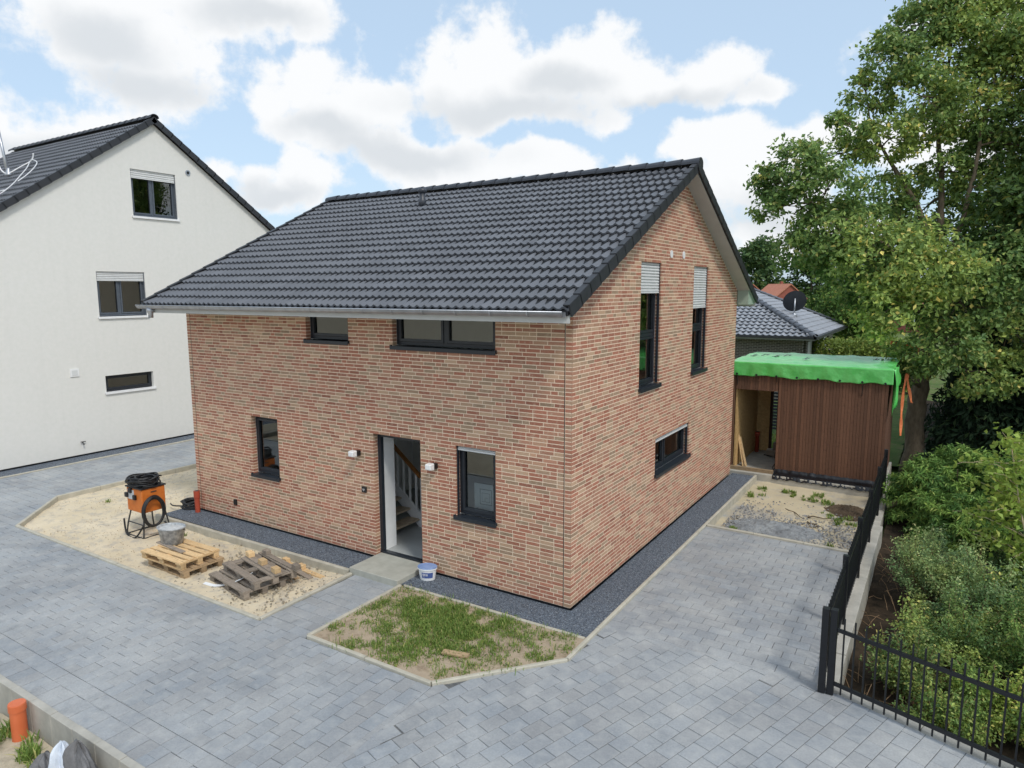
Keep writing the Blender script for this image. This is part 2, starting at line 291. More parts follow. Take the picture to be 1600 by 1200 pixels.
# ------------------------------------------------------------------ mesh helpers
class MB:
    def __init__(s): s.v = []; s.f = []; s.mi = []
    def add(s, vs_, fs, mi=0):
        k = len(s.v); s.v += [tuple(map(float, p)) for p in vs_]; s.f += [tuple(i+k for i in f) for f in fs]; s.mi += [mi]*len(fs); return s
    def box(s, x0, x1, y0, y1, z0, z1, mi=0):
        return s.add([(x0,y0,z0),(x1,y0,z0),(x1,y1,z0),(x0,y1,z0),(x0,y0,z1),(x1,y0,z1),(x1,y1,z1),(x0,y1,z1)],
                     [(0,3,2,1),(4,5,6,7),(0,1,5,4),(1,2,6,5),(2,3,7,6),(3,0,4,7)], mi)
    def obox(s, c, ax, h, mi=0):
        c = np.array(c, float); A = [np.array(a, float)*k for a, k in zip(ax, h)]
        return s.add([c+i*A[0]+j*A[1]+k*A[2] for k in (-1, 1) for i, j in ((-1,-1),(1,-1),(1,1),(-1,1))],
                     [(0,3,2,1),(4,5,6,7),(0,1,5,4),(1,2,6,5),(2,3,7,6),(3,0,4,7)], mi)
    def bar(s, a, b, w, h, up=(0,0,1), mi=0):
        a = np.array(a, float); b = np.array(b, float); d = b-a; L = np.linalg.norm(d); d /= L; up = np.array(up, float)
        sd = np.cross(d, up); sd /= np.linalg.norm(sd); u2 = np.cross(sd, d); return s.obox((a+b)/2, (d, sd, u2), (L/2, w/2, h/2), mi)
    def quad(s, a, b, c, d, mi=0): return s.add([a, b, c, d], [(0,1,2,3)], mi)
    def prism(s, pts, z0, z1, mi=0):
        n = len(pts); s.add([(x,y,z0) for x,y in pts]+[(x,y,z1) for x,y in pts], [tuple(range(n))[::-1], tuple(range(n,2*n))]+[(i,(i+1)%n,n+(i+1)%n,n+i) for i in range(n)], mi); return s
    def xprism(s, pts, x0, x1, mi=0):          # polygon in (y,z) pulled along x
        n = len(pts); return s.add([(x0,y,z) for y,z in pts]+[(x1,y,z) for y,z in pts], [tuple(range(n))[::-1], tuple(range(n,2*n))]+[(i,(i+1)%n,n+(i+1)%n,n+i) for i in range(n)], mi)
    def tube(s, pts, r, n=8, mi=0, cap=True, closed=False):
        P = [np.array(p, float) for p in pts]; m = len(P); rr = r if hasattr(r, '__len__') else [r]*m; vs_ = []; ref = None
        for i in range(m):
            if closed: d = P[(i+1) % m]-P[i-1]
            else: d = P[min(i+1, m-1)]-P[max(i-1, 0)]
            d = d/(np.linalg.norm(d)+1e-9)
            if ref is None: ref = np.array((0,0,1.)) if abs(d[2]) < .9 else np.array((1.,0,0))
            a = np.cross(d, ref); a /= np.linalg.norm(a)+1e-9; ref = np.cross(a, d); b = ref
            vs_ += [P[i]+rr[i]*(math.cos(t)*a+math.sin(t)*b) for t in (2*math.pi*k/n for k in range(n))]
        fs = []
        for i in range(m if closed else m-1):
            j = (i+1) % m; fs += [(i*n+k, i*n+(k+1) % n, j*n+(k+1) % n, j*n+k) for k in range(n)]
        if cap and not closed: fs += [tuple(range(n))[::-1], tuple((m-1)*n+k for k in range(n))]
        return s.add(vs_, fs, mi)
    def lathe(s, prof, c=(0,0,0), n=24, sx=1, sy=1, mi=0, caps=(True, True)):
        m = len(prof); vs_ = [(c[0]+r*sx*math.cos(2*math.pi*k/n), c[1]+r*sy*math.sin(2*math.pi*k/n), c[2]+z) for r, z in prof for k in range(n)]
        fs = [(i*n+k, i*n+(k+1) % n, (i+1)*n+(k+1) % n, (i+1)*n+k) for i in range(m-1) for k in range(n)]
        if caps[0]: fs.append(tuple(range(n))[::-1])
        if caps[1]: fs.append(tuple((m-1)*n+k for k in range(n)))
        return s.add(vs_, fs, mi)
    def mesh(s, name, mats, smooth=False):
        me = bpy.data.meshes.new(name); me.from_pydata(s.v, [], s.f)
        mats = mats if isinstance(mats, (list, tuple)) else [mats]
        for m in mats: me.materials.append(m)
        if len(mats) > 1: me.polygons.foreach_set('material_index', s.mi)
        if smooth: me.polygons.foreach_set('use_smooth', [True]*len(s.f))
        me.update(); return me
    def build(s, name, mats, parent=None, smooth=False, bevel=0):
        o = link(name, s.mesh(name, mats, smooth), parent)
        if bevel:
            b = o.modifiers.new('bevel', 'BEVEL'); b.width = bevel; b.segments = 1; b.limit_method = 'ANGLE'
        return o
def link(name, me, parent=None):
    o = bpy.data.objects.new(name, me); COL.objects.link(o)
    if parent is not None: o.parent = parent
    return o
def tag(o, label=None, cat=None, group=None, kind=None):
    if label: o['label'] = label
    if cat: o['category'] = cat
    if group: o['group'] = group
    if kind: o['kind'] = kind
    return o
def thing(name, label, cat, loc=(0,0,0), rz=0, group=None):
    o = bpy.data.objects.new(name, None); COL.objects.link(o); o.location = loc; o.rotation_euler = (0,0,rz); o.empty_display_size = .2
    return tag(o, label, cat, group)
def structure(o): o['kind'] = 'structure'; return o
def np_mesh(name, verts, quads, mat, cols=None, smooth=False):   # quads (n,k) of indices, cols per face
    me = bpy.data.meshes.new(name); nv, (nf, k) = len(verts), quads.shape
    me.vertices.add(nv); me.vertices.foreach_set('co', np.ascontiguousarray(verts, dtype=np.float32).ravel())
    me.loops.add(nf*k); me.loops.foreach_set('vertex_index', quads.astype(np.int32).ravel())
    me.polygons.add(nf); me.polygons.foreach_set('loop_start', np.arange(0, nf*k, k, dtype=np.int32))
    if cols is not None:
        at = me.color_attributes.new('Col', 'FLOAT_COLOR', 'CORNER'); c = np.ones((nf, k, 4), np.float32); c[:, :, :3] = cols[:, None, :]; at.data.foreach_set('color', c.ravel())
    me.materials.append(mat); me.update(calc_edges=True)
    if not smooth: me.shade_flat()
    return me
def pieces(parent, name, base, items, m1, mm, limit=300):
    """items: list of (4x4 matrix, rgb, importance). The largest in view become objects, the rest one joined mesh."""
    bv = np.array([v.co[:] for v in base.vertices]); bf = [tuple(p.vertices) for p in base.polygons]
    quads = np.array([f if len(f) == 4 else f+(f[-1],) for f in bf])
    items = sorted(items, key=lambda q: -q[2]); one = base.copy(); one.materials.clear(); one.materials.append(m1)
    for Mx, rgb, _ in items[:limit]:
        o = link(name, one, parent); o.matrix_basis = Matrix(Mx.tolist()); o.color = (*rgb, 1)
    rest = items[limit:]
    if rest:
        T = np.array([q[0] for q in rest]); C = np.array([q[1] for q in rest])
        V = np.einsum('nij,vj->nvi', T[:, :3, :3], bv)+T[:, None, :3, 3]; nvb = len(bv)
        Q = (quads[None]+(np.arange(len(rest))*nvb)[:, None, None]).reshape(-1, 4)
        me = np_mesh(name+'_field', V.reshape(-1, 3), Q, mm, np.repeat(C, len(quads), 0))
        o = link(name+'_field', me, parent); o['kind'] = 'stuff'
def frame(o, x, y, z):
    Mx = np.eye(4); Mx[:3, 0] = x; Mx[:3, 1] = y; Mx[:3, 2] = z; Mx[:3, 3] = o; return Mx
def importance(c, n, area):
    d = CAM-np.array(c); D = np.linalg.norm(d); q = c-CAM; z = q@F_
    if z < .5 or abs(q@R_)/z*FPX > 810 or abs(q@U_)/z*FPX > 610: return 0
    return max(0, float(d@np.array(n))/D)*area/D**2
def grid_sheet(name, x0, x1, y0, y1, z, step, amp, mat, sc=1.2, inside=None, edge=None):
    nx, ny = max(2, int((x1-x0)/step)), max(2, int((y1-y0)/step)); xs = np.linspace(x0, x1, nx+1); ys = np.linspace(y0, y1, ny+1)
    X, Y = np.meshgrid(xs, ys); Z = np.full_like(X, z)
    for k in range(5):
        a, b, c = RNG.uniform(0, 6.28, 3); fr = sc*1.9**k; th = RNG.uniform(0, 3.14)
        Z += amp*.6**k*np.sin(fr*(X*math.cos(th)+Y*math.sin(th))+a)*np.sin(fr*(Y*math.cos(th)-X*math.sin(th))+b)
    Z += RNG.normal(0, amp*.12, Z.shape)
    V = np.stack([X, Y, Z], -1).reshape(-1, 3); i = np.arange(ny)[:, None]*(nx+1)+np.arange(nx)[None]; Q = np.stack([i, i+1, i+nx+2, i+nx+1], -1).reshape(-1, 4)
    if inside is not None:
        ctr = V[Q].mean(1); Q = Q[[inside(p[0], p[1]) for p in ctr]]
    return link(name, np_mesh(name, V, Q, mat, smooth=True))
def inpoly(pts):
    def f(x, y):
        r = False; j = len(pts)-1
        for i in range(len(pts)):
            xi, yi = pts[i]; xj, yj = pts[j]
            if (yi > y) != (yj > y) and x < (xj-xi)*(y-yi)/(yj-yi)+xi: r = not r
            j = i
        return r
    return f

# ================================================================== THE SETTING
ZP = -0.08
structure(MB().quad((-900,-900,-.62), (900,-900,-.62), (900,900,-.62), (-900,900,-.62)).build('ground', M['lawn']))
BED = [(-2.87,-.62),(-2.87,-2.66),(-.6,-2.66),(.6,-1.25),(.6,-.62)]
SANDP = [(-4.0,-.62),(-3.92,-2.68),(-11.85,-2.68),(-13.4,-1.2),(-13.35,14),(-9.9,14),(-9.9,-.62)]
inbed = inpoly(BED)

def clip_convex(poly, zone):
    out = poly
    for i in range(len(zone)):
        a, b = np.array(zone[i]), np.array(zone[(i+1) % len(zone)]); e = b-a; inp = out; out = []
        for k in range(len(inp)):
            p, q = np.array(inp[k]), np.array(inp[(k+1) % len(inp)])
            sp, sq = e[0]*(p-a)[1]-e[1]*(p-a)[0], e[0]*(q-a)[1]-e[1]*(q-a)[0]
            if sp >= 0: out.append(tuple(p))
            if (sp >= 0) != (sq >= 0): out.append(tuple(p+(q-p)*sp/(sp-sq)))
        if len(out) < 3: return []
    return out
def poly_area(p): return .5*abs(sum(p[i][0]*p[(i+1) % len(p)][1]-p[(i+1) % len(p)][0]*p[i][1] for i in range(len(p))))
def shrink(p, d):
    c = np.mean(np.array(p), 0); return [tuple(c+(np.array(q)-c)*max(.5, 1-d/(np.linalg.norm(np.array(q)-c)+1e-6)*.35)) for q in p]

paving = structure(MB().prism([(-26,-5.46),(-.45,-5.46),(-.6,-2.66),(-26,-2.66)], -.4, ZP-.010)
    .prism([(-16.5,-2.66),(-13.4,-2.66),(-13.4,14.5),(-16.5,14.5)], -.4, ZP-.010).prism([(-13.4,-2.66),(-11.85,-2.66),(-13.4,-1.18)], -.4, ZP-.010).prism([(-3.92,-2.66),(-2.87,-2.66),(-2.87,-.5),(-3.92,-.5)], -.4, ZP-.010)
    .prism([(-.6,-2.66),(-.45,-5.46),(.3,-9.5),(9.5,-9.5),(9.5,-2.0),(3.76,-.14),(3.62,5.0),(.6,5.0),(.6,-1.25)], -.4, ZP-.010).build('paving', M['joint']))
# one paver: 30 x 20 cm with a chamfered top
pb = MB(); a, b, c = .1465, .0965, .005
pb.add([(-a,-b,-.03),(a,-b,-.03),(a,b,-.03),(-a,b,-.03),(-a,-b,-c),(a,-b,-c),(a,b,-c),(-a,b,-c),(-a+c,-b+c,0),(a-c,-b+c,0),(a-c,b-c,0),(-a+c,b-c,0)],
       [(8,9,10,11)]+[(4+i,4+(i+1)%4,8+(i+1)%4,8+i) for i in range(4)]+[(i,(i+1)%4,4+(i+1)%4,4+i) for i in range(4)])
PAVER = pb.mesh('paver', PAV1)
pav_items = []; cut_v = []; cut_f = []; cut_c = []
def pav_col():
    k = random.gauss(.95, .032); w = random.uniform(-.03, .03); b = S(153, 157, 161, 1.0); return (b[0]*k*(1+w), b[1]*k, b[2]*k*(1-w))
def lay(zone, origin, ang, w, l, along_v=True, skip=None):
    """courses of width w running along v (or u); pavers of length l in half bond, clipped to a convex zone (ccw)"""
    ca, sa = math.cos(ang), math.sin(ang); U = np.array((ca, sa)); V = np.array((-sa, ca)); o = np.array(origin, float)
    Z = np.array(zone)-o; us, vs2 = Z@U, Z@V
    (c0, c1), (l0, l1) = ((us.min(), us.max()), (vs2.min(), vs2.max())) if along_v else ((vs2.min(), vs2.max()), (us.min(), us.max()))
    for i in range(int(math.floor(c0/w)), int(math.ceil(c1/w))+1):
        sh = (i % 2)*l/2+random.uniform(-.012, .012)
        for j in range(int(math.floor(l0/l))-1, int(math.ceil(l1/l))+1):
            cu, cv = (i+.5)*w, j*l+l/2+sh
            hu, hv = w/2, l/2
            if not along_v: cu, cv, hu, hv = cv, cu, hv, hu
            P = [tuple(o+U*(cu+x*hu)+V*(cv+y*hv)) for x, y in ((-1,-1),(1,-1),(1,1),(-1,1))]
            C = clip_convex(P, zone)
            if not C: continue
            ar = poly_area(C); cen = np.mean(np.array(C), 0)
            if ar < .0008 or (skip and skip(cen[0], cen[1])): continue
            z = ZP+random.gauss(0, .0012)
            if ar > .97*4*hu*hv:
                ax = V if along_v else U; ay = np.array((-ax[1], ax[0])); sxl = l/.30; syl = w/.20
                t1, t2 = random.gauss(0, .004), random.gauss(0, .004)
                Mx = frame((cen[0], cen[1], z), np.array((ax[0], ax[1], t1))*sxl, np.array((ay[0], ay[1], t2))*syl, (-t1, -t2, 1))
                pav_items.append((Mx, pav_col(), importance(np.array((cen[0], cen[1], z)), (0,0,1), l*w)))
            else:
                q = shrink(C, .003); n = len(q); k0 = len(cut_v)
                cut_v.extend([(x, y, z) for x, y in q]+[(x, y, z-.03) for x, y in q])
                col = pav_col()
                cut_f.append(tuple(k0+t for t in range(n))); cut_c.append(col)
                for t in range(n): cut_f.append((k0+t, k0+n+t, k0+n+(t+1) % n, k0+(t+1) % n)); cut_c.append(col)
lay([(-22,-4.95),(-.465,-4.95),(-.572,-2.70),(-22,-2.70)], (-.6,-2.7), 0, .2, .3)                       # street, left part
lay([(-22,-5.16),(-.456,-5.16),(-.466,-4.95),(-22,-4.95)], (-.6,-5.16), 0, .21, .3, False)              # border rows by the low wall
lay([(-22,-5.46),(-.446,-5.46),(-.456,-5.16),(-22,-5.16)], (-.6,-5.46), 0, .2, .3, True)
lay([(-16.5,-2.70),(-13.45,-2.70),(-13.45,14),(-16.5,14)], (-16.5,-2.7), 0, .2, .3, False)            # path past the white house
lay([(-3.89,-2.70),(-2.9,-2.70),(-2.9,-.7),(-3.89,-.7)], (-3.89,-2.7), 0, .2, .3, False)              # path to the door
lay([(-13.45,-2.70),(-11.88,-2.70),(-13.45,-1.22)], (-16.5,-2.7), 0, .2, .3, False)
lay([(-.6,-2.3),(-.475,-4.95),(-.455,-5.46),(.3,-9),(9,-9),(9,-1.88),(3.55,-.09),(.62,-.1)], (1.0,-1.0), math.radians(-18), .2, .3, True, inbed)
lay([(.63,-.10),(3.56,-.09),(3.53,4.97),(.63,5.02)], (.63,.35), 0, .2, .3, False)    # driveway
pieces(paving, 'paver', PAVER, pav_items, PAV1, PAVM)
me = bpy.data.meshes.new('paver_cut'); me.from_pydata(cut_v, [], cut_f); me.materials.append(PAVM)
at = me.color_attributes.new('Col', 'FLOAT_COLOR', 'CORNER')
at.data.foreach_set('color', np.concatenate([np.tile(np.array([*c, 1.0], np.float32), len(f)) for f, c in zip(cut_f, cut_c)]))
o = link('paver_cut', me, paving); o['kind'] = 'stuff'

# kerbs: single stones, about a metre long, on a bedding strip
kerb_lines = [([(-2.87,-.66),(-2.87,-2.66),(-.6,-2.66),(.6,-1.25),(.6,9.62)], -.30, -.035, .06), ([(-2.83,-.62),(.56,-.62)], -.3, -.04, .055),
              ([(-3.97,-.72),(-3.92,-2.68),(-11.85,-2.68),(-13.4,-1.2),(-13.38,14)], -.35, -.045, .07), ([(-4.05,-.66),(-9.95,-.72)], -.4, -.03, .075),
              ([(.64,5.05),(3.52,4.99)], -.4, -.04, .07), ([(-16.55,-9),(-16.55,14)], -.3, -.05, .06)]
bed_mb = MB()
for pts, z0, z1, w in kerb_lines:
    for p, q in zip(pts[:-1], pts[1:]): bed_mb.bar((*p, z0-.04), (*q, z0-.04), .14, .06)
kerb = structure(bed_mb.build('kerb', M['concrete']))
for pts, z0, z1, w in kerb_lines:
    for p, q in zip(pts[:-1], pts[1:]):
        p, q = np.array(p), np.array(q); L = np.linalg.norm(q-p); n = max(1, round(L)); d = (q-p)/L; nn = np.array((-d[1], d[0]))
        for k in range(n):
            a, b = p+(q-p)*k/n+d*.004, p+(q-p)*(k+1)/n-d*.004; h = z1+random.gauss(0, .003); c = .012; mb = MB()
            prof = [(-w/2, z0), (w/2, z0), (w/2, h-c), (w/2-c, h), (-w/2+c, h), (-w/2, h-c)]
            vs_ = [(*(a+nn*s), z) for s, z in prof]+[(*(b+nn*s), z) for s, z in prof]
            mb.add(vs_, [(0,1,2,3,4,5), (11,10,9,8,7,6)]+[(i, i+6, (i+1) % 6+6, (i+1) % 6) for i in range(6)]); mb.build('kerb_stone', M['kerb'], kerb)

# gravel strips round the two houses
def gravel_poly(name, rects, z):
    mb = MB()
    for x0, x1, y0, y1 in rects: mb.quad((x0,y0,z), (x1,y0,z), (x1,y1,z), (x0,y1,z))
    o = structure(mb.build(name, M['gravel']))
    V = []; C = []
    for x0, x1, y0, y1 in rects:
        n = min(9000, int((x1-x0)*(y1-y0)*1500))
        V.append(np.stack([RNG.uniform(x0+.02, x1-.02, n), RNG.uniform(y0+.02, y1-.02, n), np.full(n, z)], 1))
    scatter_stones(name.replace('strip', 'stones'), np.concatenate(V), .005, .013, (S(52,60,72), S(130,140,152)), o)
def scatter_stones(name, P, r0, r1, cols, parent, mat=None):
    n = len(P); base = np.array([(1,0,0),(-.5,.87,0),(-.5,-.87,0),(.2,.1,.8),(0,0,-.6)]); r = RNG.uniform(r0, r1, n)
    B = base[None]*r[:, None, None]*RNG.uniform(.6, 1.2, (n, 5, 3)); th = RNG.uniform(0, 6.28, n); c, s = np.cos(th)[:, None], np.sin(th)[:, None]
    X = B[:, :, 0]*c-B[:, :, 1]*s; Y = B[:, :, 0]*s+B[:, :, 1]*c; V = np.stack([X, Y, B[:, :, 2]], -1)+P[:, None]
    T = np.array([(0,1,3),(1,2,3),(2,0,3),(1,0,4),(2,1,4),(0,2,4)]); Q = (T[None]+(np.arange(n)*5)[:, None, None]).reshape(-1, 3)
    t = RNG.uniform(0, 1, (n, 1)); C = np.array(cols[0])*(1-t)+np.array(cols[1])*t
    o = link(name, np_mesh(name, V.reshape(-1, 3), Q, mat or M_STONE, np.repeat(C, 6, 0)), parent); o['kind'] = 'stuff'; return o
_t = NT('loose_stone'); _t.col(_t.pcol(False)); _t.rough(.85); M_STONE = _t.m
gravel_poly('gravel_strip', [(-9.9,0,-.62,.03), (0,.57,-.6,9.55), (-9.95,-9.48,.03,6)], -.052)
gravel_poly('gravel_strip', [(-17.3,-16.58,-9,14)], -.055)
# beds
o = structure(grid_sheet('sand_bed', -13.4, -3.9, -2.7, 14, -.165, .09, .022, M['sand'], 1.6, inpoly(SANDP)))
n = 7000; P = np.stack([RNG.uniform(-13.3,-4,n), RNG.uniform(-2.6,6,n), np.full(n,-.155)], 1); P = P[[inpoly(SANDP)(p[0],p[1]) for p in P]]
scatter_stones('sand_pebbles', P, .005, .017, (S(168,150,122,.9), S(212,198,172,.95)), o)
n = 1200; P = np.stack([RNG.normal(-5.2,.9,n), RNG.normal(-1.5,.5,n), np.full(n,-.15)], 1); P = P[[inpoly(SANDP)(p[0],p[1]) for p in P]]
scatter_stones('sand_rubble', P, .012, .035, (S(150,140,122,.8), S(192,184,168,.9)), o)
structure(grid_sheet('planting_bed', -2.87, .6, -2.66, -.6, -.07, .06, .016, M['soil'], 2.2, inbed))
o = structure(grid_sheet('sand_patch', .6, 3.6, 5.0, 9.75, -.22, .07, .03, M['sand_grey'], 1.5))
n = 2200; P = np.stack([RNG.uniform(.8,3.4,n), RNG.normal(6.2,.8,n).clip(5.1,9), np.full(n,-.2)], 1)
scatter_stones('rubble_stones', P, .008, .04, (S(120,122,126,.8), S(176,176,174,.85)), o)
# lower rubble heap of grey mortar in the patch
def heap(name, c, rx, ry, h, mat):
    n = 36; X, Y = np.meshgrid(np.linspace(-1, 1, n+1), np.linspace(-1, 1, n+1)); r = np.sqrt(X**2+Y**2)
    Z = h*np.clip(1-r**1.5, -.4, 1)*(1+.35*np.sin(7*X+2)*np.sin(6*Y+1))+RNG.normal(0, h*.09, X.shape)
    V = np.stack([X*rx+c[0], Y*ry+c[1], Z+c[2]], -1).reshape(-1, 3); i = np.arange(n)[:, None]*(n+1)+np.arange(n)[None]
    Q = np.stack([i, i+1, i+n+2, i+n+1], -1).reshape(-1, 4); Q = Q[(r.reshape(-1)[Q] < 1.05).all(1)]
    return link(name, np_mesh(name, V, Q, mat))
M['rubble'] = ground_mat('grey_mortar_rubble', S(134,138,142,.9), S(160,164,166,.9), S(112,116,120,.9), 4, 12, 1.0, 25)
tag(heap('mortar_heap', (1.85,5.95,-.235), 1.05, .62, .14, M['rubble']), 'flat grey heap of crumbled mortar on the sand patch behind the driveway', 'rubble')
M['dirt_dark'] = ground_mat('dark_dirt', S(84,72,60), S(104,90,74), S(70,60,50), 3, 9, .9, 30)
tag(heap('soil_heap', (3.0,8.1,-.235), .55, .6, .11, M['dirt_dark']), 'small dark brown soil heap beside the fence on the sand patch', 'soil heap')
structure(grid_sheet('garden_soil', 3.78, 24, -2.2, 30, -.5, .35, .07, M['dark_soil'], .9, lambda x, y: y > -.12-(x-3.7)*.34+.1))
structure(grid_sheet('vacant_lot', -14, .6, -12, -5.56, -.5, .12, .035, M['lot'], 1.4))
structure(MB().quad((-300,-400,-.57), (300,-400,-.57), (300,-5.6,-.57), (-300,-5.6,-.57)).build('site_ground', M['lot']))
structure(grid_sheet('rear_lawn', -30, 3.7, 14.4, 25, -.45, .5, .05, M['lawn'], .8))

# low retaining wall of concrete slabs at the bottom left: each slab a part
t = thing('retaining_wall', 'low pale concrete slab wall dropping to the sandy lot at the street edge', 'wall', (0,-5.51,-.6))
x = -22.0
while x < -.6:
    MB().box(x+.003, min(x+.5, -.5)-.003, -.045, .045, -.1, .545+random.gauss(0,.003)).build('slab', M['concrete'], t, bevel=.006); x += .5
MB().box(-22, -.5, -.04, .04, -.15, -.1).build('footing', M['concrete'], t)
# wall below the side fence
t = thing('retaining_wall', 'pale concrete wall carrying the black side fence along the driveway', 'wall', (3.67,0,-.7))
for k in range(7): MB().box(-.11, .11, -.16+k*.98+.003, -.16+(k+1)*.98-.003, 0, .66+random.gauss(0,.004)).build('wall_block', M['concrete'], t, bevel=.008)
MB().box(-.09, .12, 6.72, 7.1, 0, .58).build('wall_block', M['concrete'], t, bevel=.008)
MB().box(-.10, .05, 7.12, 9.7, 0, .5).build('wall_block', M['concrete'], t, bevel=.008)
d = np.array((.946,-.323,0)); t = thing('retaining_wall', 'pale concrete kerb wall under the black front fence', 'wall', (3.76,-.10,-.7))
for k in range(6): MB().bar(d*(k*1.0+.003)+np.array((0,0,.33)), d*((k+1)*1.0-.003)+np.array((0,0,.33)), .1, .66).build('wall_block', M['concrete'], t, bevel=.008)

# ================================================================== THE BRICK HOUSE
HL, HW, ZR, ZE, OV, OE = 9.48, 9.30, 7.307, 4.635, .33, .76
TN = (ZR-ZE)/(HW/2+OE); CS = 1/math.sqrt(1+TN*TN); SN = TN*CS
def roof_z(y): return ZE+TN*(min(y, HW-y)+OE)          # tile plane
house = thing('brick_house', 'two storey red and beige brick house with dark tiled gable roof', 'house', (0,0,0))
def PF(u, z, d): return np.array((u, -d, z))            # front wall: u = x, d outwards
def PG(u, z, d): return np.array((d, u, z))             # gable wall: u = y
front_open = [(-7.46,-6.64,1.06,2.32),(-4.03,-2.93,-.1,2.32),(-2.17,-1.37,1.08,2.32),(-5.68,-4.57,3.93,4.72),(-3.50,-1.36,3.90,4.72)]
gable_open = [(2.63,3.66,3.06,5.38),(5.64,6.70,3.06,5.40),(3.56,5.64,1.25,2.0)]
wall = None
def wall_core(u0, u1, top, opens, P, back, brk=()):
    """plane with openings: front skin 6 mm behind the brick face, reveals and inner face"""
    us = sorted({u0, u1, *[o[0]-.003 for o in opens], *[o[1]+.003 for o in opens], *brk}); mb = MB(); e = .0014
    for a, b in zip(us[:-1], us[1:]):
        m = (a+b)/2; ops = sorted([o for o in opens if o[0] <= m <= o[1]], key=lambda o: o[2]); z = 0.0
        segs = []
        for o in ops: segs.append((z, o[2])); z = o[3]+.003
        segs.append((z, None))
        for za, zb in segs:
            ta, tb = (top(a), top(b)) if zb is None else (zb, zb)
            if zb is not None and zb <= za: continue
            mb.quad(P(a,za,-e), P(b,za,-e), P(b,tb,-e), P(a,ta,-e)); mb.quad(P(a,za,-back), P(b,za,-back), P(b,tb,-back), P(a,ta,-back), 1)
    for (a, b, za, zb) in opens:
        za = max(za, 0); a -= .003; b += .003; zb += .003
        for p, q in (((a,za),(b,za)), ((b,za),(b,zb)), ((b,zb),(a,zb)), ((a,zb),(a,za))):
            mb.quad(P(*p,-.112), P(*q,-.112), P(*q,-back), P(*p,-back), 1); mb.quad(P(*p,-e), P(*q,-e), P(*q,-.112), P(*p,-.112))
    return mb
cm = wall_core(-HL, -.006, lambda u: 4.9, front_open, PF, .36)
cg = wall_core(.006, HW, lambda u: roof_z(u)-.13, gable_open, PG, .36, (HW/2,))
cm.add(cg.v, cg.f); cm.mi[-len(cg.f):] = cg.mi
for back in (0, .36):                                    # rear and west walls
    x0, y0 = -HL+back+.006, HW-back-.006
    cm.quad((x0,y0,0), (-.006,y0,0), (-.006,y0,4.9), (x0,y0,4.9), 1 if back else 0)
    cm.add([(x0,.006,0), (x0,y0,0), (x0,y0,roof_z(HW)-.13), (x0,HW/2,roof_z(HW/2)-.13), (x0,.006,roof_z(0)-.13)], [(0,1,2,3,4)], 1 if back else 0)
wall = cm.build('wall', [M['mortar'], M['inner']], house)
MB().box(-HL+.03, -.03, .03, HW-.03, -.4, .0).build('plinth', M['blackfoil'], wall)
BL, BH, BD, CO = .24, .0495, .112, .0625
bb = MB(); bb.box(-.5, .5, -BD, 0, -.5, .5); c = .03      # unit brick, scaled per piece
BRICK = bb.mesh('brick', BRICK1)
PAL = [(S(168,108,90), .27), (S(174,128,108), .27), (S(188,160,134), .14), (S(154,136,114), .15), (S(150,96,82), .07), (S(182,144,120), .10)]
def brick_col(u, z, seed):
    n = math.sin(u*1.3+seed)*math.sin(z*1.7+seed*2)+.6*math.sin(u*3.1+z*2.3+seed*3)
    w = [p[1] for p in PAL]; w[0] *= max(.3, 1+.35*n); w[4] *= max(.2, 1+.4*n); w[2] *= max(.3, 1-.45*n); w[3] *= max(.3, 1-.3*n)
    c = random.choices([p[0] for p in PAL], w)[0]; k = random.gauss(1.0, .08); g_ = S(192,142,110); return tuple((x*.80+y*.22)*k for x, y in zip(c, g_))
brick_items = []; brick_count = 0
def bricklay(u0, u1, top, opens, P, n, seed):
    rows = int(max(top(u0), top(u1), top((u0+u1)/2))/CO)
    for r in range(rows):
        z = r*CO+.0065; zc = z+BH/2
        # free intervals of this row
        iv = [(u0, u1)]
        if top(u0) != top((u0+u1)/2):
            h = zc+BH/2
            if h > top(u0): k = (h-top(u0))/TN; iv = [(u0+k, u1-k)]
        for (a, b, za, zb) in opens:
            if za-.01 < zc < zb+.005:
                niv = []
                for p, q in iv:
                    if b <= p or a >= q: niv.append((p, q)); continue
                    if a > p: niv.append((p, a))
                    if b < q: niv.append((b, q))
                iv = niv
        for p, q in iv:
            u = p; first = True
            while u < q-.03:
                ln = .115 if random.random() < .16 else BL
                if first: ln = [.24, .115, .18, .0575+.06][(r*2+random.randint(0, 1)) % 4]; first = False
                if q-(u+ln+.0115) < .05: ln = q-u
                ln = min(ln, q-u); c = u+ln/2; pr = random.uniform(0, .0014)
                o_ = P(c, zc, pr); ux = P(1,0,0)-P(0,0,0); nz = P(0,0,1)-P(0,0,0)
                tz = random.gauss(0, .003)
                Mx = np.eye(4); ux2 = ux+np.array((0,0,tz)); ux2 = ux2/np.linalg.norm(ux2)
                Mx[:3, 0] = ux2*ln; Mx[:3, 1] = nz; Mx[:3, 2] = (0, 0, BH); Mx[:3, 3] = o_
                brick_items.append((Mx, brick_col(c, zc, seed), importance(o_, n, ln*BH))); u += ln+.0115
ftop = lambda u: 4.88
bricklay(-HL+.130, -.130, ftop, front_open, PF, (0,-1,0), 1.0)
gtop = lambda u: roof_z(u)-.14
bricklay(0, HW, gtop, gable_open, PG, (1,0,0), 2.2)
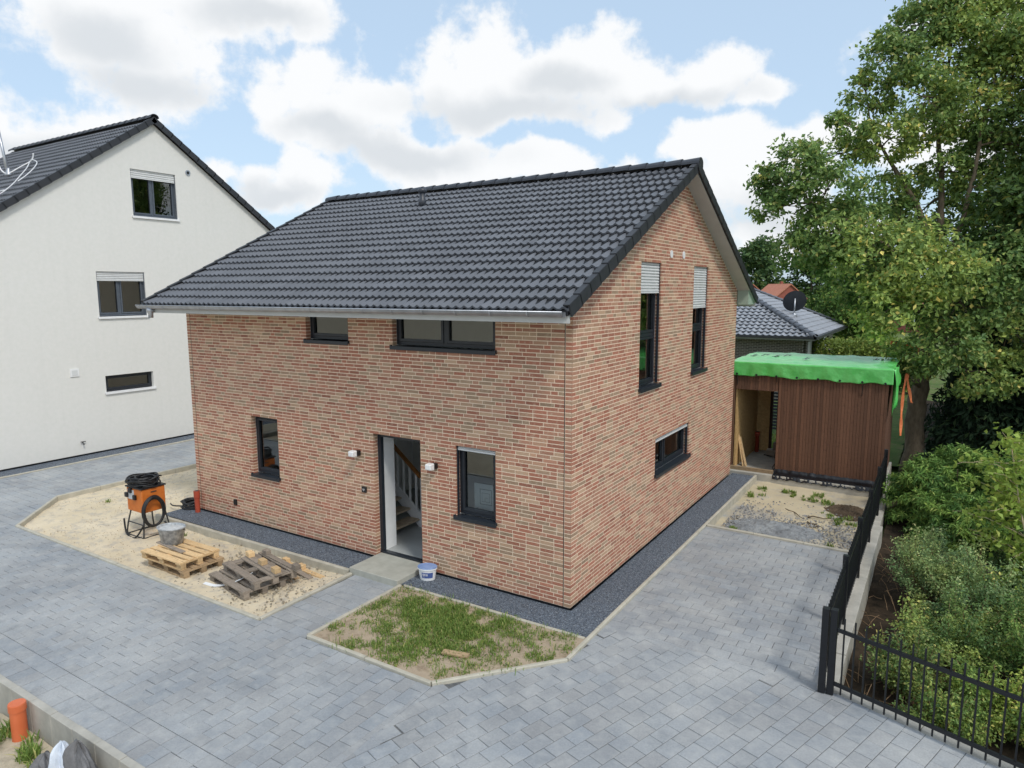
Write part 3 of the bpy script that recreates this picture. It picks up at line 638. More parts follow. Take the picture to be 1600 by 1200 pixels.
# west return: headers that close the left corner
for r in range(78):
    zc = r*CO+.0065+BH/2; o_ = PF(-HL+.058, zc, 0); Mx = np.eye(4); Mx[:3,0] = (.115,0,0); Mx[:3,1] = (0,-1,0); Mx[:3,2] = (0,0,BH); Mx[:3,3] = o_
    brick_items.append((Mx, brick_col(-HL, zc, 3), importance(o_, (0,-1,0), .006)))
pieces(wall, 'brick', BRICK, brick_items, BRICK1, BRICKM)
for x in (-.123, -HL+.123): MB().box(x-.006, x+.006, -.0005, .09, 0, 4.85).build('expansion_joint', M['black'], wall)
for x in (-8.12,):
    MB().box(x-.045, x+.045, -.035, .01, .30, .42).build('wall_outlet', M['black'], house, bevel=.006)

# ---- windows
def window(parent, P, u0, u1, z0, z1, bays, mat, shutter=None, transom=None, sill_out=.05, deep=.115, sill_mat=None, tilt=None, sill_over=.03, slim=False):
    """outer frame, one sash with pane per bay, sill, optional roller shutter"""
    def bx(mb, a, b, za, zb, d0, d1, mi=0):
        q = [P(a,za,d0), P(b,za,d0), P(b,za,d1), P(a,za,d1), P(a,zb,d0), P(b,zb,d0), P(b,zb,d1), P(a,zb,d1)]
        mb.add(q, [(0,3,2,1),(4,5,6,7),(0,1,5,4),(1,2,6,5),(2,3,7,6),(3,0,4,7)], mi)
    f = .055; d1, d0 = -deep, -deep-.075; fr = MB(); zb = z0+.03
    bx(fr, u0, u0+f, zb, z1, d0, d1); bx(fr, u1-f, u1, zb, z1, d0, d1); bx(fr, u0+f, u1-f, zb, zb+f, d0, d1); bx(fr, u0+f, u1-f, z1-f, z1, d0, d1)
    cuts = [u0+f]+[u0+(u1-u0)*b for b in bays[1:-1]]+[u1-f]
    for c in cuts[1:-1]: bx(fr, c-.03, c+.03, zb+f, z1-f, d0, d1+.002)
    zr = [(zb+f, z1-f)]
    if transom: bx(fr, u0+f, u1-f, transom-.035, transom+.035, d0, d1+.002); zr = [(zb+f, transom-.035), (transom+.035, z1-f)]
    w = fr.build('window', mat, parent)
    for i in range(len(cuts)-1):
        a = cuts[i]+(.03 if i else 0); b = cuts[i+1]-(.03 if i < len(cuts)-2 else 0)
        for za, zz in zr:
            s = .05; sm = MB(); e0, e1 = d0+.01, d1+.014
            bx(sm, a+.006, a+s, za+.006, zz-.006, e0, e1); bx(sm, b-s, b-.006, za+.006, zz-.006, e0, e1); bx(sm, a+s, b-s, za+.006, za+s, e0, e1); bx(sm, a+s, b-s, zz-s, zz-.006, e0, e1)
            bx(sm, a+s, a+s+.008, za+s, zz-s, e1-.012, e1-.004, 1); bx(sm, b-s-.008, b-s, za+s, zz-s, e1-.012, e1-.004, 1)
            sm.build('sash', [mat, M['black']], w)
            pm = MB(); pm.quad(P(a+s-.004,za+s-.004,d1-.026), P(b-s+.004,za+s-.004,d1-.026), P(b-s+.004,zz-s+.004,d1-.026), P(a+s-.004,zz-s+.004,d1-.026)); pm.build('pane', M['glass'], w)
    sm = MB(); bx(sm, u0-sill_over, u1+sill_over, z0-.022, z0+.012, d1+.004, sill_out); bx(sm, u0-sill_over, u1+sill_over, z0-.05, z0-.022, sill_out-.006, sill_out)
    k = sill_mat or mat
    for uu in (u0-sill_over, u1+sill_over-.02): bx(sm, uu, uu+.02, z0+.012, z0+.028, .004, sill_out)
    sm.build('sill', k, w)
    if shutter:
        sm = MB(); n = max(2, int((z1-shutter)/.052)); h = (z1-shutter)/n
        for i in range(n):
            za = shutter+i*h; dd = -.045
            q = [P(u0+.02,za+.004,dd-.012), P(u1-.02,za+.004,dd-.012), P(u0+.02,za+.012,dd+.003), P(u1-.02,za+.012,dd+.003), P(u0+.02,za+h*.55,dd+.008), P(u1-.02,za+h*.55,dd+.008), P(u0+.02,za+h-.004,dd), P(u1-.02,za+h-.004,dd), P(u0+.02,za+h,dd-.012), P(u1-.02,za+h,dd-.012)]
            sm.add(q, [(0,1,3,2),(2,3,5,4),(4,5,7,6),(6,7,9,8)])
        bx(sm, u0+.02, u1-.02, shutter-.02, shutter+.006, -.066, -.036)
        sm.build('roller_shutter', M['slat_white'], w)
        for uu in (u0+.001, u1-.021):
            gm_ = MB(); bx(gm_, uu, uu+.02, zb, z1, -.075, -.03); gm_.build('guide_rail', mat, w)
    return w
A_ = M['anthracite']
window(house, PF, -7.46, -6.64, 1.08, 2.32, [0,1], A_)
w3 = window(house, PF, -2.17, -1.37, 1.10, 2.32, [0,1], A_, shutter=2.26)
window(house, PF, -5.68, -4.57, 3.95, 4.72, [0,1], A_)
window(house, PF, -3.50, -1.36, 3.92, 4.72, [0,.5,1], A_)
window(house, PG, 2.63, 3.66, 3.08, 5.38, [0,1], A_, shutter=4.84, transom=4.05)
window(house, PG, 5.64, 6.70, 3.08, 5.40, [0,1], A_, shutter=4.50, transom=4.05)
window(house, PG, 3.56, 5.64, 1.27, 2.0, [0,.36,1], A_, shutter=1.93)
for y, z in ((4.17,5.57),(4.91,5.58)):
    mb = MB(); mb.tube([(-.02,y,z),(.012,y,z)], .075, 20); mb.build('vent_cap', M['white'], house)
# ---- door
dm = MB(); dm.box(-4.03,-3.96,.115,.19,.06,2.32); dm.box(-3.0,-2.93,.115,.19,.06,2.32); dm.box(-3.96,-3.0,.115,.19,2.25,2.32); dm.box(-4.03,-2.93,.10,.19,.03,.075)
door = dm.build('door_frame', A_, house)
lm = MB(); lm.box(-4.028,-3.985,.191,.50,.057,2.30); lm.build('door_lining', M['white'], door)
lm = MB(); lm.box(-4.98,-4.04,.375,.43,.07,2.24); leaf = lm.build('door_leaf', M['white'], door)
hm = MB(); hm.tube([(-4.86,.43,1.06),(-4.86,.48,1.06),(-4.74,.48,1.06)], .011); hm.build('door_handle', M['zinc'], leaf)
# interior: floors, ceilings
fm = MB(); fm.box(-HL+.37,-.37,.20,HW-.37,-.05,.055); fm.build('ground_floor', M['floor_tile'], house)
fm = MB(); fm.box(-HL+.37,-.37,.37,HW-.37,2.62,2.86); fm.build('upper_floor', M['inner'], house)
fm = MB(); fm.box(-HL+.37,-.37,3.6,3.75,.056,2.61); fm.box(-2.55,-2.4,.37,3.6,.056,2.61); fm.box(-6.35,-6.2,.37,3.6,.056,2.61); fm.build('partition', M['inner'], house)
fm = MB(); fm.box(-HL+.37,-.37,4.4,4.5,2.87,6.4); fm.box(-4.2,-4.05,.37,4.4,2.87,4.75); fm.build('partition', M['inner'], house)
# ---- roof: deck, tiles, verge, ridge, gutter, soffits
dk = MB(); y0, y1 = -OE+.02, HW+OE-.02; X0, X1 = -HL-OV+.02, OV-.02
prof = [(y0, ZE-.02), (HW/2, ZR-.03), (y1, ZE-.02), (y1, ZE-.10), (HW/2, ZR-.12), (y0, ZE-.10)]
dk.xprism(prof, X0, X1)
roof = dk.build('roof', M['black'], house)
def tile_mesh(cw, gauge, rolls=2, hh=.036):
    mb = MB(); n = 12; us = np.linspace(0, cw, n+1); vs_ = []
    def h(u):
        s = 0
        for k in range(rolls):
            c = cw*(k+.5)/rolls-cw*.02; x = abs(u-c)/(cw*.40/rolls)
            if x < 1: s = hh*(.5+.5*math.cos(math.pi*x))
        return s
    L = gauge*1.12
    for y, dz in ((0, 0), (L, 0)):
        vs_ += [(u, y, h(u)+dz) for u in us]
    vs_ += [(u, .004, h(u)-.034) for u in us]
    m = n+1; fs = [(i, i+1, m+i+1, m+i) for i in range(n)]+[(2*m+i, 2*m+i+1, i+1, i) for i in range(n)]
    vs_ += [(cw, L, -.022)]; fs += [(n, 2*m+n, 3*m, m+n)]; vs_ += [(0, L, -.022)]; fs += [(2*m, 0, m, 3*m+1)]
    mb.add(vs_, fs); return mb.mesh('roof_tile', TILE1)
def tile_col(b=S(98,101,107)):
    k = random.gauss(1, .07); return tuple(x*k for x in b)
def tile_slope(items, origin, xd, sd, nd, ncol, nrow, cw, gauge, keep=None, base=S(98,101,107), lift=.03):
    xd, sd, nd = map(np.array, (xd, sd, nd)); tilt = .05/gauge
    y = sd-nd*tilt; y = y/np.linalg.norm(y); z = np.cross(xd, y)
    for j in range(nrow):
        for i in range(ncol):
            o_ = np.array(origin)+xd*(i*cw)+sd*(j*gauge)+nd*(lift+random.gauss(0, .001)); c = o_+xd*cw/2+sd*gauge/2
            if keep and not keep(c): continue
            items.append((frame(o_, xd, y, z), tile_col(base), importance(c, nd, cw*gauge)))
NC, NRW = 34, 18; SLEN = math.hypot(HW/2+OE, ZR-ZE); CW, GA = (HL+2*OV)/NC, (SLEN-.03)/NRW
TILE = tile_mesh(CW, GA); items = []
tile_slope(items, (-HL-OV, -OE, ZE-.03), (1,0,0), (0,CS,SN), (0,-SN,CS), NC, NRW, CW, GA)
tile_slope(items, (OV, HW+OE, ZE-.03), (-1,0,0), (0,-CS,SN), (0,SN,CS), NC, NRW, CW, GA)
pieces(roof, 'roof_tile', TILE, items, TILE1, TILEM)
M['tile_plain'] = simple('roof_tile_plain', S(50,54,61), S(62,66,74), 6, .42, .06, 120)
M['verge'] = simple('verge_tile', S(42,44,48), S(50,52,57), 6, .5)
def verge(parent, x, out, origin_y, z0, sdy, n, ga, cs, sn, mat):
    s = np.array((0, sdy*cs, sn)); nn = np.array((0, -sdy*sn, cs))
    for j in range(n):
        o_ = np.array((x, origin_y, z0))+s*(j*ga)
        mb = MB(); c = o_+s*(ga*.53)+nn*(.045-.012); mb.obox(c+np.array((out*.012,0,0))-nn*.075, (s-nn*.04, np.array((1.,0,0)), nn), (ga*.53, .014, .085)); mb.obox(c+np.array((-out*.03,0,0))+nn*.008, (s-nn*.04, np.array((1.,0,0)), nn), (ga*.53, .05, .012))
        mb.build('verge_tile', mat, parent)
for x, out in ((OV, 1), (-HL-OV, -1)):
    verge(roof, x, out, -OE, ZE, 1, NRW, GA, CS, SN, M['verge']); verge(roof, x, out, HW+OE, ZE, -1, NRW, GA, CS, SN, M['verge'])
def ridge_tiles(parent, a, b, n, r, mat):
    a, b = np.array(a, float), np.array(b, float); d = (b-a)/n; L = np.linalg.norm(d); dn = d/L; sd = np.cross(dn, (0,0,1)); sd /= np.linalg.norm(sd); up = np.cross(sd, dn)
    for k in range(n):
        mb = MB(); vs_ = []; m = 8
        for t, rr, lift in ((-.02, r*1.06, .016), (L+.04, r*.94, .0)):
            for q, sc in ((0, 1), (1, .86)):
                vs_ += [a+d*k+dn*t+sd*(math.cos(p)*rr*sc*1.05)+up*(math.sin(p)*rr*sc*.78+lift-.02) for p in np.linspace(-.15, math.pi+.15, m+1)]
        w = m+1
        fs = [(i, i+1, 2*w+i+1, 2*w+i) for i in range(m)]+[(w+i+1, w+i, 3*w+i, 3*w+i+1) for i in range(m)]+[(w+i, w+i+1, i+1, i) for i in range(m)]+[(2*w+i, 2*w+i+1, 3*w+i+1, 3*w+i) for i in range(m)]
        mb.add(vs_, fs); mb.build('ridge_tile', mat, parent)
ridge_tiles(roof, (OV+.03, HW/2, ZR+.02), (-HL-OV-.03, HW/2, ZR+.02), 28, .13, M['tile_plain'])
mb = MB(); mb.tube([(OV+.02,HW/2,ZR-.03),(OV+.05,HW/2,ZR-.03)], .14, 20); mb.build('ridge_end', M['verge'], roof)
# soffits and eave boxes
for x0, x1 in ((.004, OV-.02), (-HL-OV+.02, -HL-.004)):
    sf = MB(); sf.xprism([(-OE+.1, roof_z(-OE+.1)-.125), (HW/2, ZR-.145), (HW+OE-.1, roof_z(-OE+.1)-.125), (HW+OE-.1, roof_z(-OE+.1)-.145), (HW/2, ZR-.165), (-OE+.1, roof_z(-OE+.1)-.145)], x0, x1); sf.build('gable_soffit', M['soffit'], roof)
for s in (0, 1):
    eb = MB()
    f = (lambda y: y) if s == 0 else (lambda y: HW-y)
    if s: eb.xprism([(f(-OE+.08), ZE-.14), (f(-.004), ZE-.14), (f(-.004), roof_z(0)-.14), (f(-OE+.08), ZE-.09)], .01, OV-.045)
    eb.xprism([(f(-OE+.08), ZE-.14), (f(-.006), ZE-.14), (f(-.006), ZE-.12), (f(-OE+.08), ZE-.12)], -HL-.01, .01)
    eb.build('eave_box', M['soffit_green'], roof)
for ya in (-OE+.05, HW+OE-.075): MB().box(X0, X1, ya, ya+.025, ZE-.2, ZE-.03).build('fascia', M['soffit'], roof)
GX0, GX1, GY, GZ, GR = -HL-OV-.12, OV-.06, -OE-.015, ZE-.045, .075
def gutter(parent, ya, x0, x1, z):
    mb = MB(); n = 10; vs_ = []
    for x in (x0, x1):
        for r in (GR, GR-.005): vs_ += [(x, ya-r*math.cos(t), z-r*math.sin(t)) for t in np.linspace(0, math.pi, n+1)]
    m = n+1; fs = [(i, i+1, 2*m+i+1, 2*m+i) for i in range(n)]+[(m+i+1, m+i, 3*m+i, 3*m+i+1) for i in range(n)]+[tuple(range(m)), tuple(range(2*m, 3*m))[::-1]]
    mb.add(vs_, fs); g = mb.build('gutter', M['zinc'], parent, smooth=True)
    mb = MB(); mb.tube([(x0,ya-GR,z),(x1,ya-GR,z)], .011, 8); mb.build('gutter_bead', M['zinc'], g, smooth=True)
    x = x0+.35
    while x < x1:
        mb = MB(); vs_ = [(xx, ya-(GR+.005)*math.cos(t), z-(GR+.005)*math.sin(t)) for xx in (x-.012, x+.012) for t in np.linspace(-.1, math.pi, 11)]
        mb.add(vs_, [(i, i+1, 12+i, 11+i) for i in range(10)]); mb.build('gutter_bracket', M['zinc'], g); x += .62
    return g
g = gutter(roof, GY, GX0, GX1, GZ)
mb = MB(); mb.lathe([(.075,0),(.07,-.06),(.05,-.12),(.05,-.2)], (GX0+.42, GY, GZ-.06), 16); mb.build('gutter_outlet', M['zinc'], g, smooth=True)
vp = np.array((-5.85, 3.75, roof_z(3.75)))
mb = MB(); mb.lathe([(.10,-.05),(.085,.1),(.07,.12),(.07,.26)], vp, 16); mb.lathe([(.07,.25),(.10,.27),(.11,.31),(.09,.35),(.03,.37)], vp, 16); mb.build('vent_pipe', M['tile_plain'], roof, smooth=True)
# step, lamps, bell, papers, stair
st = thing('door_step', 'grey concrete entrance step below the open front door', 'step', (-3.46,-.33,ZP-.2)); 
MB().box(-.56,.56,-.38,.44,0,.318).build('slab', M['step'], st, bevel=.008)
MB().box(-.50,.50,-.33,.35,-.1,-.002).build('footing', M['concrete'], st)
for x, lab in ((-4.40,'white and black wall lamp left of the front door'),(-2.60,'white and black wall lamp between the front door and the window with papers')):
    t = thing('wall_lamp', lab, 'lamp', (x,0,1.86), 0, 'wall lamps by the front door')
    MB().box(-.05,.05,-.10,.006,.01,.105).build('mount', M['black'], t, bevel=.008)
    mb = MB(); mb.add([(-.06,-.22,.02),(.06,-.22,.02),(.06,-.102,.0),(-.06,-.102,.0),(-.06,-.22,.115),(.06,-.22,.115),(.06,-.102,.125),(-.06,-.102,.125)], [(0,3,2,1),(4,5,6,7),(0,1,5,4),(1,2,6,5),(2,3,7,6),(3,0,4,7)]); mb.build('diffuser', M['white'], t, bevel=.012)
t = thing('doorbell', 'small dark doorbell box on the brick wall left of the door', 'doorbell', (-4.28,0,1.18))
MB().box(-.055,.055,-.03,.006,0,.11).build('housing', M['black'], t, bevel=.006)
mb = MB(); mb.box(-.03,.03,-.034,-.03,.05,.075); mb.box(-.01,.012,-.034,-.03,.03,.05); mb.build('button', M['zinc'], t)
t = thing('plan_sheet', 'paper floor plan leaning inside the window right of the door', 'paper', (-1.78,.26,1.19), math.radians(2))
mb = MB(); mb.box(-.19,.30,-.002,.002,0,.46); mb.build('sheet', M['paper'], t)
mb = MB()
for a, b, c, d_ in ((-.08,.16,.36,.372),(-.08,.16,.10,.112),(-.08,-.068,.10,.372),(.148,.16,.10,.372),(-.04,.12,.30,.306),(-.04,-.034,.15,.3),(.114,.12,.15,.3),(-.04,.12,.15,.156),(.02,.026,.15,.22),(.02,.08,.22,.226),(-.15,-.11,.02,.03),(-.10,.0,.02,.026),(.19,.27,.40,.406),(.19,.27,.38,.385),(.19,.25,.36,.365)): mb.box(a,b,-.0045,-.0025,c,d_)
mb.build('plan_lines', M['ink'], t)
t = thing('staircase', 'open wooden staircase with white stringer and brown handrail inside the doorway', 'staircase', (-4.2,1.5,.055))
for k in range(12): MB().box(-.36-.235*k, -.06-.235*k, -.95, .02, .14+.19*k, .18+.19*k).build('tread', M['tread'], t, bevel=.008)
mb = MB(); mb.bar((.05,.05,.06),(-2.85,.05,2.38), .04, .26); mb.build('stringer', M['white'], t)
MB().box(-.02,.08,.0,.10,0,1.05).build('newel_post', M['white'], t, bevel=.006)
mb = MB(); mb.bar((.03,.05,1.0),(-2.0,.05,2.62), .06, .06); mb.build('handrail', M['handrail'], t)
for k in range(11):
    x = -.16-.165*k; MB().box(x-.018,x+.018,.035,.068,.22-x*.79,1.0-x*.79-.02).build('baluster', M['white'], t)

# ================================================================== WHITE NEIGHBOUR HOUSE
NX, NY, NZ, NH = -17.2, 4.2, 10.33, 6.2; NT_ = .70; NCS = 1/math.sqrt(1+NT_**2); NSN = NT_*NCS; NL = 9.6
nh = thing('white_house', 'white rendered house with steep dark tiled gable roof', 'house', (NX, NY, 0))
def PN(u, z, d): return np.array((d, u-NY, z))
nop = [(3.38,4.86,7.19,8.67),(2.10,3.58,4.07,5.48),(2.12,3.63,1.74,2.29)]
ntop = lambda u: NZ-.17-abs(u-NY)*NT_
cm = wall_core(NY-NH+.35, NY+NH-.35, ntop, nop, PN, .36, (NY,))
b0, b1 = -NH+.35, NH-.35; zt = ntop(NY+b1)
for y in (b0, b1): cm.quad((-NL+.3,y,0), (-.006,y,0), (-.006,y,zt), (-NL+.3,y,zt))
cm.add([(-NL+.3,b0,0),(-NL+.3,b1,0),(-NL+.3,b1,zt),(-NL+.3,0,NZ-.17),(-NL+.3,b0,zt)], [(0,1,2,3,4)])
cm.box(-NL+.4,-.4,b0+.1,b1-.1,2.9,3.1,1); cm.box(-NL+.4,-.4,b0+.1,b1-.1,5.8,6.0,1); cm.box(-4.2,-4.0,b0+.1,b1-.1,.1,2.88,1); cm.box(-4.2,-4.0,b0+.1,b1-.1,3.12,5.78,1); cm.box(-4.2,-4.0,-3.8,3.8,6.02,7.2,1)
nw = cm.build('wall', [M['render'], M['inner']], nh)
MB().box(-NL+.34,-.03,b0+.03,b1-.03,-.45,.035).build('plinth', M['blackfoil'], nw)
G_ = M['grey_frame']
window(nh, PN, 3.38, 4.86, 7.22, 8.67, [0,.47,1], G_, shutter=8.42, sill_mat=M['white'], sill_over=.05)
window(nh, PN, 2.10, 3.58, 4.10, 5.48, [0,.47,1], G_, shutter=5.22, sill_mat=M['white'], sill_over=.05)
window(nh, PN, 2.12, 3.63, 1.77, 2.29, [0,1], A_, sill_mat=M['white'], sill_over=.05)
mb = MB(); mb.tube([PN(5.32,8.80,-.01), PN(5.32,8.80,.02)], .09, 20); v_ = mb.build('vent_ring', M['zinc'], nh); mb = MB(); mb.tube([PN(5.32,8.80,.0), PN(5.32,8.80,.024)], .05, 16); mb.build('vent_hole', M['black'], v_)
mb = MB(); q = [PN(1.12,2.35,0)]; mb.add([PN(a,z,d) for d in (0,.025) for a,z in ((1.12,2.37),(1.36,2.37),(1.36,2.60),(1.12,2.60))], [(0,1,2,3),(7,6,5,4),(0,1,5,4),(1,2,6,5),(2,3,7,6),(3,0,4,7)]); pl = mb.build('wall_hatch', M['white'], nh)
mb = MB(); mb.add([PN(a,z,d) for d in (.026,.032) for a,z in ((1.16,2.41),(1.32,2.41),(1.32,2.56),(1.16,2.56))], [(0,1,2,3),(7,6,5,4),(0,1,5,4),(1,2,6,5),(2,3,7,6),(3,0,4,7)]); mb.build('hatch_door', M['slat_white'], pl)
mb = MB(); mb.tube([PN(1.29,.36,-.01), PN(1.29,.36,.05), PN(1.29,.30,.09)], .018, 8); mb.tube([PN(1.22,.39,.05), PN(1.36,.39,.05)], .012, 8); mb.build('garden_tap', M['steel'], nh)
dk = MB(); dk.xprism([(-NH, NZ-.03-NH*NT_), (0, NZ-.03), (NH, NZ-.03-NH*NT_), (NH, NZ-.14-NH*NT_), (0, NZ-.14), (-NH, NZ-.14-NH*NT_)], -NL, .10)
nr = dk.build('roof', M['black'], nh)
items = []; sl_ = NH/NCS; nrw = int(sl_/.345); ga = sl_/nrw; ncl = 32; cw = (NL+.12)/ncl; off_ = np.array((NX, NY, 0))
def nkeep(c): return True
T2 = tile_mesh(cw, ga)
_imp = importance
def importance_off(c, n, a): return _imp(np.array(c)+off_, n, a)
importance = importance_off
tile_slope(items, (-NL, -NH, NZ-.06-NH*NT_), (1,0,0), (0,NCS,NSN), (0,-NSN,NCS), ncl, nrw, cw, ga)
tile_slope(items, (.12, NH, NZ-.06-NH*NT_), (-1,0,0), (0,-NCS,NSN), (0,NSN,NCS), ncl, nrw, cw, ga)
importance = _imp
pieces(nr, 'roof_tile', T2, items, TILE1, TILEM)
verge(nr, .12, 1, -NH, NZ-.02-NH*NT_, 1, nrw, ga, NCS, NSN, M['verge']); verge(nr, .12, 1, NH, NZ-.02-NH*NT_, -1, nrw, ga, NCS, NSN, M['verge'])
ridge_tiles(nr, (.15,0,NZ+.01), (-NL,0,NZ+.01), 26, .13, M['tile_plain'])
# mast with loose cables on that roof
def nroof(x, y): return np.array((x, y, NZ-abs(y)*NT_+.04))
mbase = np.array((-3.95, -2.53, NZ-2.53*NT_))
t = thing('antenna_mast', 'leaning grey antenna mast with loose white cables on the white house roof', 'antenna', tuple(mbase+np.array((NX,NY,0))))
mb = MB(); mb.tube([(0,0,-.1),(-.55,0,1.9)], .045, 10); mb.lathe([(.12,.0),(.10,.06),(.05,.2),(.04,.25)], (0,0,0), 12); mb.build('mast', M['zinc'], t, smooth=True)
def ncab(pts): return [np.array((x, y, -y*0+NT_*y+.07+h)) for x, y, h in pts]
def smooth_path(P, n=6):
    P = [np.array(p, float) for p in P]; out = []
    for i in range(len(P)-1):
        p0, p1, p2, p3 = P[max(i-1,0)], P[i], P[i+1], P[min(i+2,len(P)-1)]
        for k in range(n):
            t_ = k/n; out.append(.5*((2*p1)+(-p0+p2)*t_+(2*p0-5*p1+4*p2-p3)*t_**2+(-p0+3*p1-3*p2+p3)*t_**3))
    return out+[P[-1]]
mb = MB(); mb.tube(smooth_path(ncab([(-.7,-.25,.5),(-.5,-.1,.45),(-.2,-.12,.2),(.05,-.05,.03),(.1,.3,.03),(.2,.61,.06),(.25,.66,.25)])), .022, 6)
mb.tube(smooth_path(ncab([(.2,.6,.1),(.9,.45,.03),(1.7,.0,.03),(2.3,-.5,.03),(2.7,-.9,.06)])), .016, 6)
mb.tube(smooth_path(ncab([(.2,.55,.05),(1.0,.1,.03),(1.8,-.45,.03),(2.5,-.95,.03),(2.9,-1.35,.03),(3.1,-1.6,.05)])), .016, 6)
mb.tube(smooth_path(ncab([(2.9,-1.35,.05),(2.2,-1.5,.1),(1.2,-1.3,.25),(.2,-.9,.4)])), .018, 6); mb.build('cable', M['cable_white'], t, smooth=True)

# ================================================================== BUNGALOW BEHIND
BX, BY, BZ, BT, BDp, BWd = -.65, 26.6, 2.6, .48, 12.0, 16.0
bg_ = thing('bungalow', 'low dark brick bungalow with glossy grey hipped tile roof behind the shed', 'house', (BX, BY, 0))
MB().box(-BWd+.6,-.6,.6,BDp-.6,-.7,BZ-.05).build('wall', M['bung_brick'], bg_)
for k in range(4): MB().box(-.599,-.5,1.0+k*2.6,1.6+k*2.6,-.7,BZ-.1).build('pilaster', M['bung_brick'], bg_)
for k in range(3): MB().box(-.6,-.56,2.0+k*2.6,3.2+k*2.6,.3,2.2).build('window', M['white'], bg_)
ap = BT*BDp/2; rm = MB()
rm.add([(0,0,BZ),(0,BDp,BZ),(-BDp/2,BDp/2,BZ+ap),(-BWd+BDp/2,BDp/2,BZ+ap),(-BWd,0,BZ),(-BWd,BDp,BZ)], [(0,1,2),(0,2,3,4),(1,5,3,2),(4,3,5),(0,4,5,1)])
br = rm.build('roof', M['black'], bg_)
bcs = 1/math.sqrt(1+BT*BT); bsn = BT*bcs; off_ = np.array((BX, BY, 0)); importance = importance_off; items = []
T3 = tile_mesh(.30, .36, 1, .05); ns = int(BDp/2/bcs/.36)
gl = S(146,150,157)
tile_slope(items, (-BWd,0,BZ), (1,0,0), (0,bcs,bsn), (0,-bsn,bcs), int(BWd/.3), ns, .3, .36, lambda c: c[0] < -c[1]+.05 and c[0] > -BWd+c[1], gl)
tile_slope(items, (0,0,BZ), (0,1,0), (-bcs,0,bsn), (bsn,0,bcs), int(BDp/.3), ns, .3, .36, lambda c: c[1] > -c[0] and c[1] < BDp+c[0], gl)
importance = _imp
def gloss_tile(name, single):
    t = NT(name); c = t.pcol(single); t.col(c); t.rough(.26); return t.m
GT1, GTM = piece_pair('glossy_roof_tile', gloss_tile)
pieces(br, 'roof_tile', T3, items, GT1, GTM)
M['gloss_plain'] = simple('glossy_ridge', S(84,88,96), S(94,98,106), 5, .3)
ridge_tiles(br, (.05,-.05,BZ+.06), (-BDp/2,BDp/2,BZ+ap+.06), 22, .14, M['gloss_plain']); ridge_tiles(br, (.05,BDp+.05,BZ+.06), (-BDp/2,BDp/2,BZ+ap+.06), 22, .14, M['gloss_plain'])
mb = MB(); mb.box(-BWd-.1,.12,-.16,-.02,BZ-.10,BZ+.02); mb.box(.02,.16,-.16,BDp+.1,BZ-.10,BZ+.02); mb.build('gutter', M['steel'], br)
mb = MB(); mb.box(-BWd,.0,-.018,.6,BZ-.18,BZ-.07); mb.box(-.6,.015,.6,BDp,BZ-.18,BZ-.07); mb.build('eave_board', M['soffit'], br)
dz = BZ+BT*1.75
t = thing('satellite_dish', 'dark round satellite dish on the bungalow roof', 'satellite dish', (BX-1.75, BY+4.6, dz))
mb = MB(); mb.tube([(0,0,-.1),(0,0,.95)], .035, 10); mb.lathe([(.16,-.02),(.1,.1),(.05,.18)], (0,0,0), 12); mb.build('mast', M['zinc'], t, smooth=True)
dd = np.array((-.35,.85,.38)); dd /= np.linalg.norm(dd); a_ = np.cross(dd, (0,0,1)); a_ /= np.linalg.norm(a_); b_ = np.cross(a_, dd); mb = MB(); vs_ = []; n = 28
for r, k in ((.02,0),(.25,.02),(.45,.07),(.60,.125),(.62,.13)):
    vs_ += [np.array((0,.08,.75))+dd*k+(a_*math.cos(q)+b_*math.sin(q))*r for q in np.linspace(0, 2*math.pi, n, endpoint=False)]
mb.add(vs_, [(i*n+k, i*n+(k+1) % n, (i+1)*n+(k+1) % n, (i+1)*n+k) for i in range(4) for k in range(n)]+[tuple(range(n))]); mb.build('dish', M['dish'], t, smooth=True)
mb = MB(); mb.tube([np.array((0,.08,.75))-b_*.6+dd*.1, np.array((0,.08,.75))+dd*.6-b_*.1], .015, 6); mb.tube([np.array((0,.08,.75))+dd*.55-b_*.1, np.array((0,.08,.75))+dd*.65-b_*.1], .04, 8); mb.build('feed_arm', M['zinc'], t)

# ================================================================== TIMBER SHED WITH TARPAULIN
SX0, SX1, SY0, SY1, SZ = -.35, 3.55, 10.0, 12.7, 2.86
shed = thing('timber_shed', 'brown timber slat shed with open doorway under a green tarpaulin', 'shed', (0,0,0))
MB().box(SX0,SX1+.05,SY0-.28,SY1+.3,-.6,-.02).build('slab', M['concrete'], shed, bevel=.01)
mb = MB(); mb.box(SX0+.05,SX0+.12,SY0+.06,SY1,-.018,SZ); mb.box(.98,1.06,SY0+.06,SY0+.12,-.018,SZ); mb.box(SX1-.12,SX1-.04,SY0+.06,SY1,-.018,SZ); mb.box(1.06,SX1-.12,SY0+.06,SY0+.09,.0,SZ); mb.box(SX0+.12,.98,SY0+.06,SY0+.09,2.22,SZ)
mb.build('frame', M['clad_gap'], shed)
x = 1.0
while x < SX1-.03:
    MB().box(x+.002, x+.071, SY0+.015, SY0+.058, .04, SZ).build('slat', M['clad'], shed, bevel=.004); x += .073
x = SX0+.24
while x < .96:
    MB().box(x+.002, x+.071, SY0+.015, SY0+.058, 2.19, SZ).build('slat', M['clad'], shed, bevel=.004); x += .073
for y0_ in np.arange(SY0+.06, SY1-.05, .073): MB().box(SX1-.038, SX1, y0_+.006, y0_+.066, .04, SZ).build('slat', M['clad'], shed)
MB().box(SX0+.12,SX0+.22,SY0-.02,SY0+.06,-.018,SZ).build('door_post', M['clad'], shed)
MB().box(SX0+.23,SX0+.27,SY0+.10,SY1-.02,-.018,SZ-.1).build('osb_panel', M['osb'], shed)
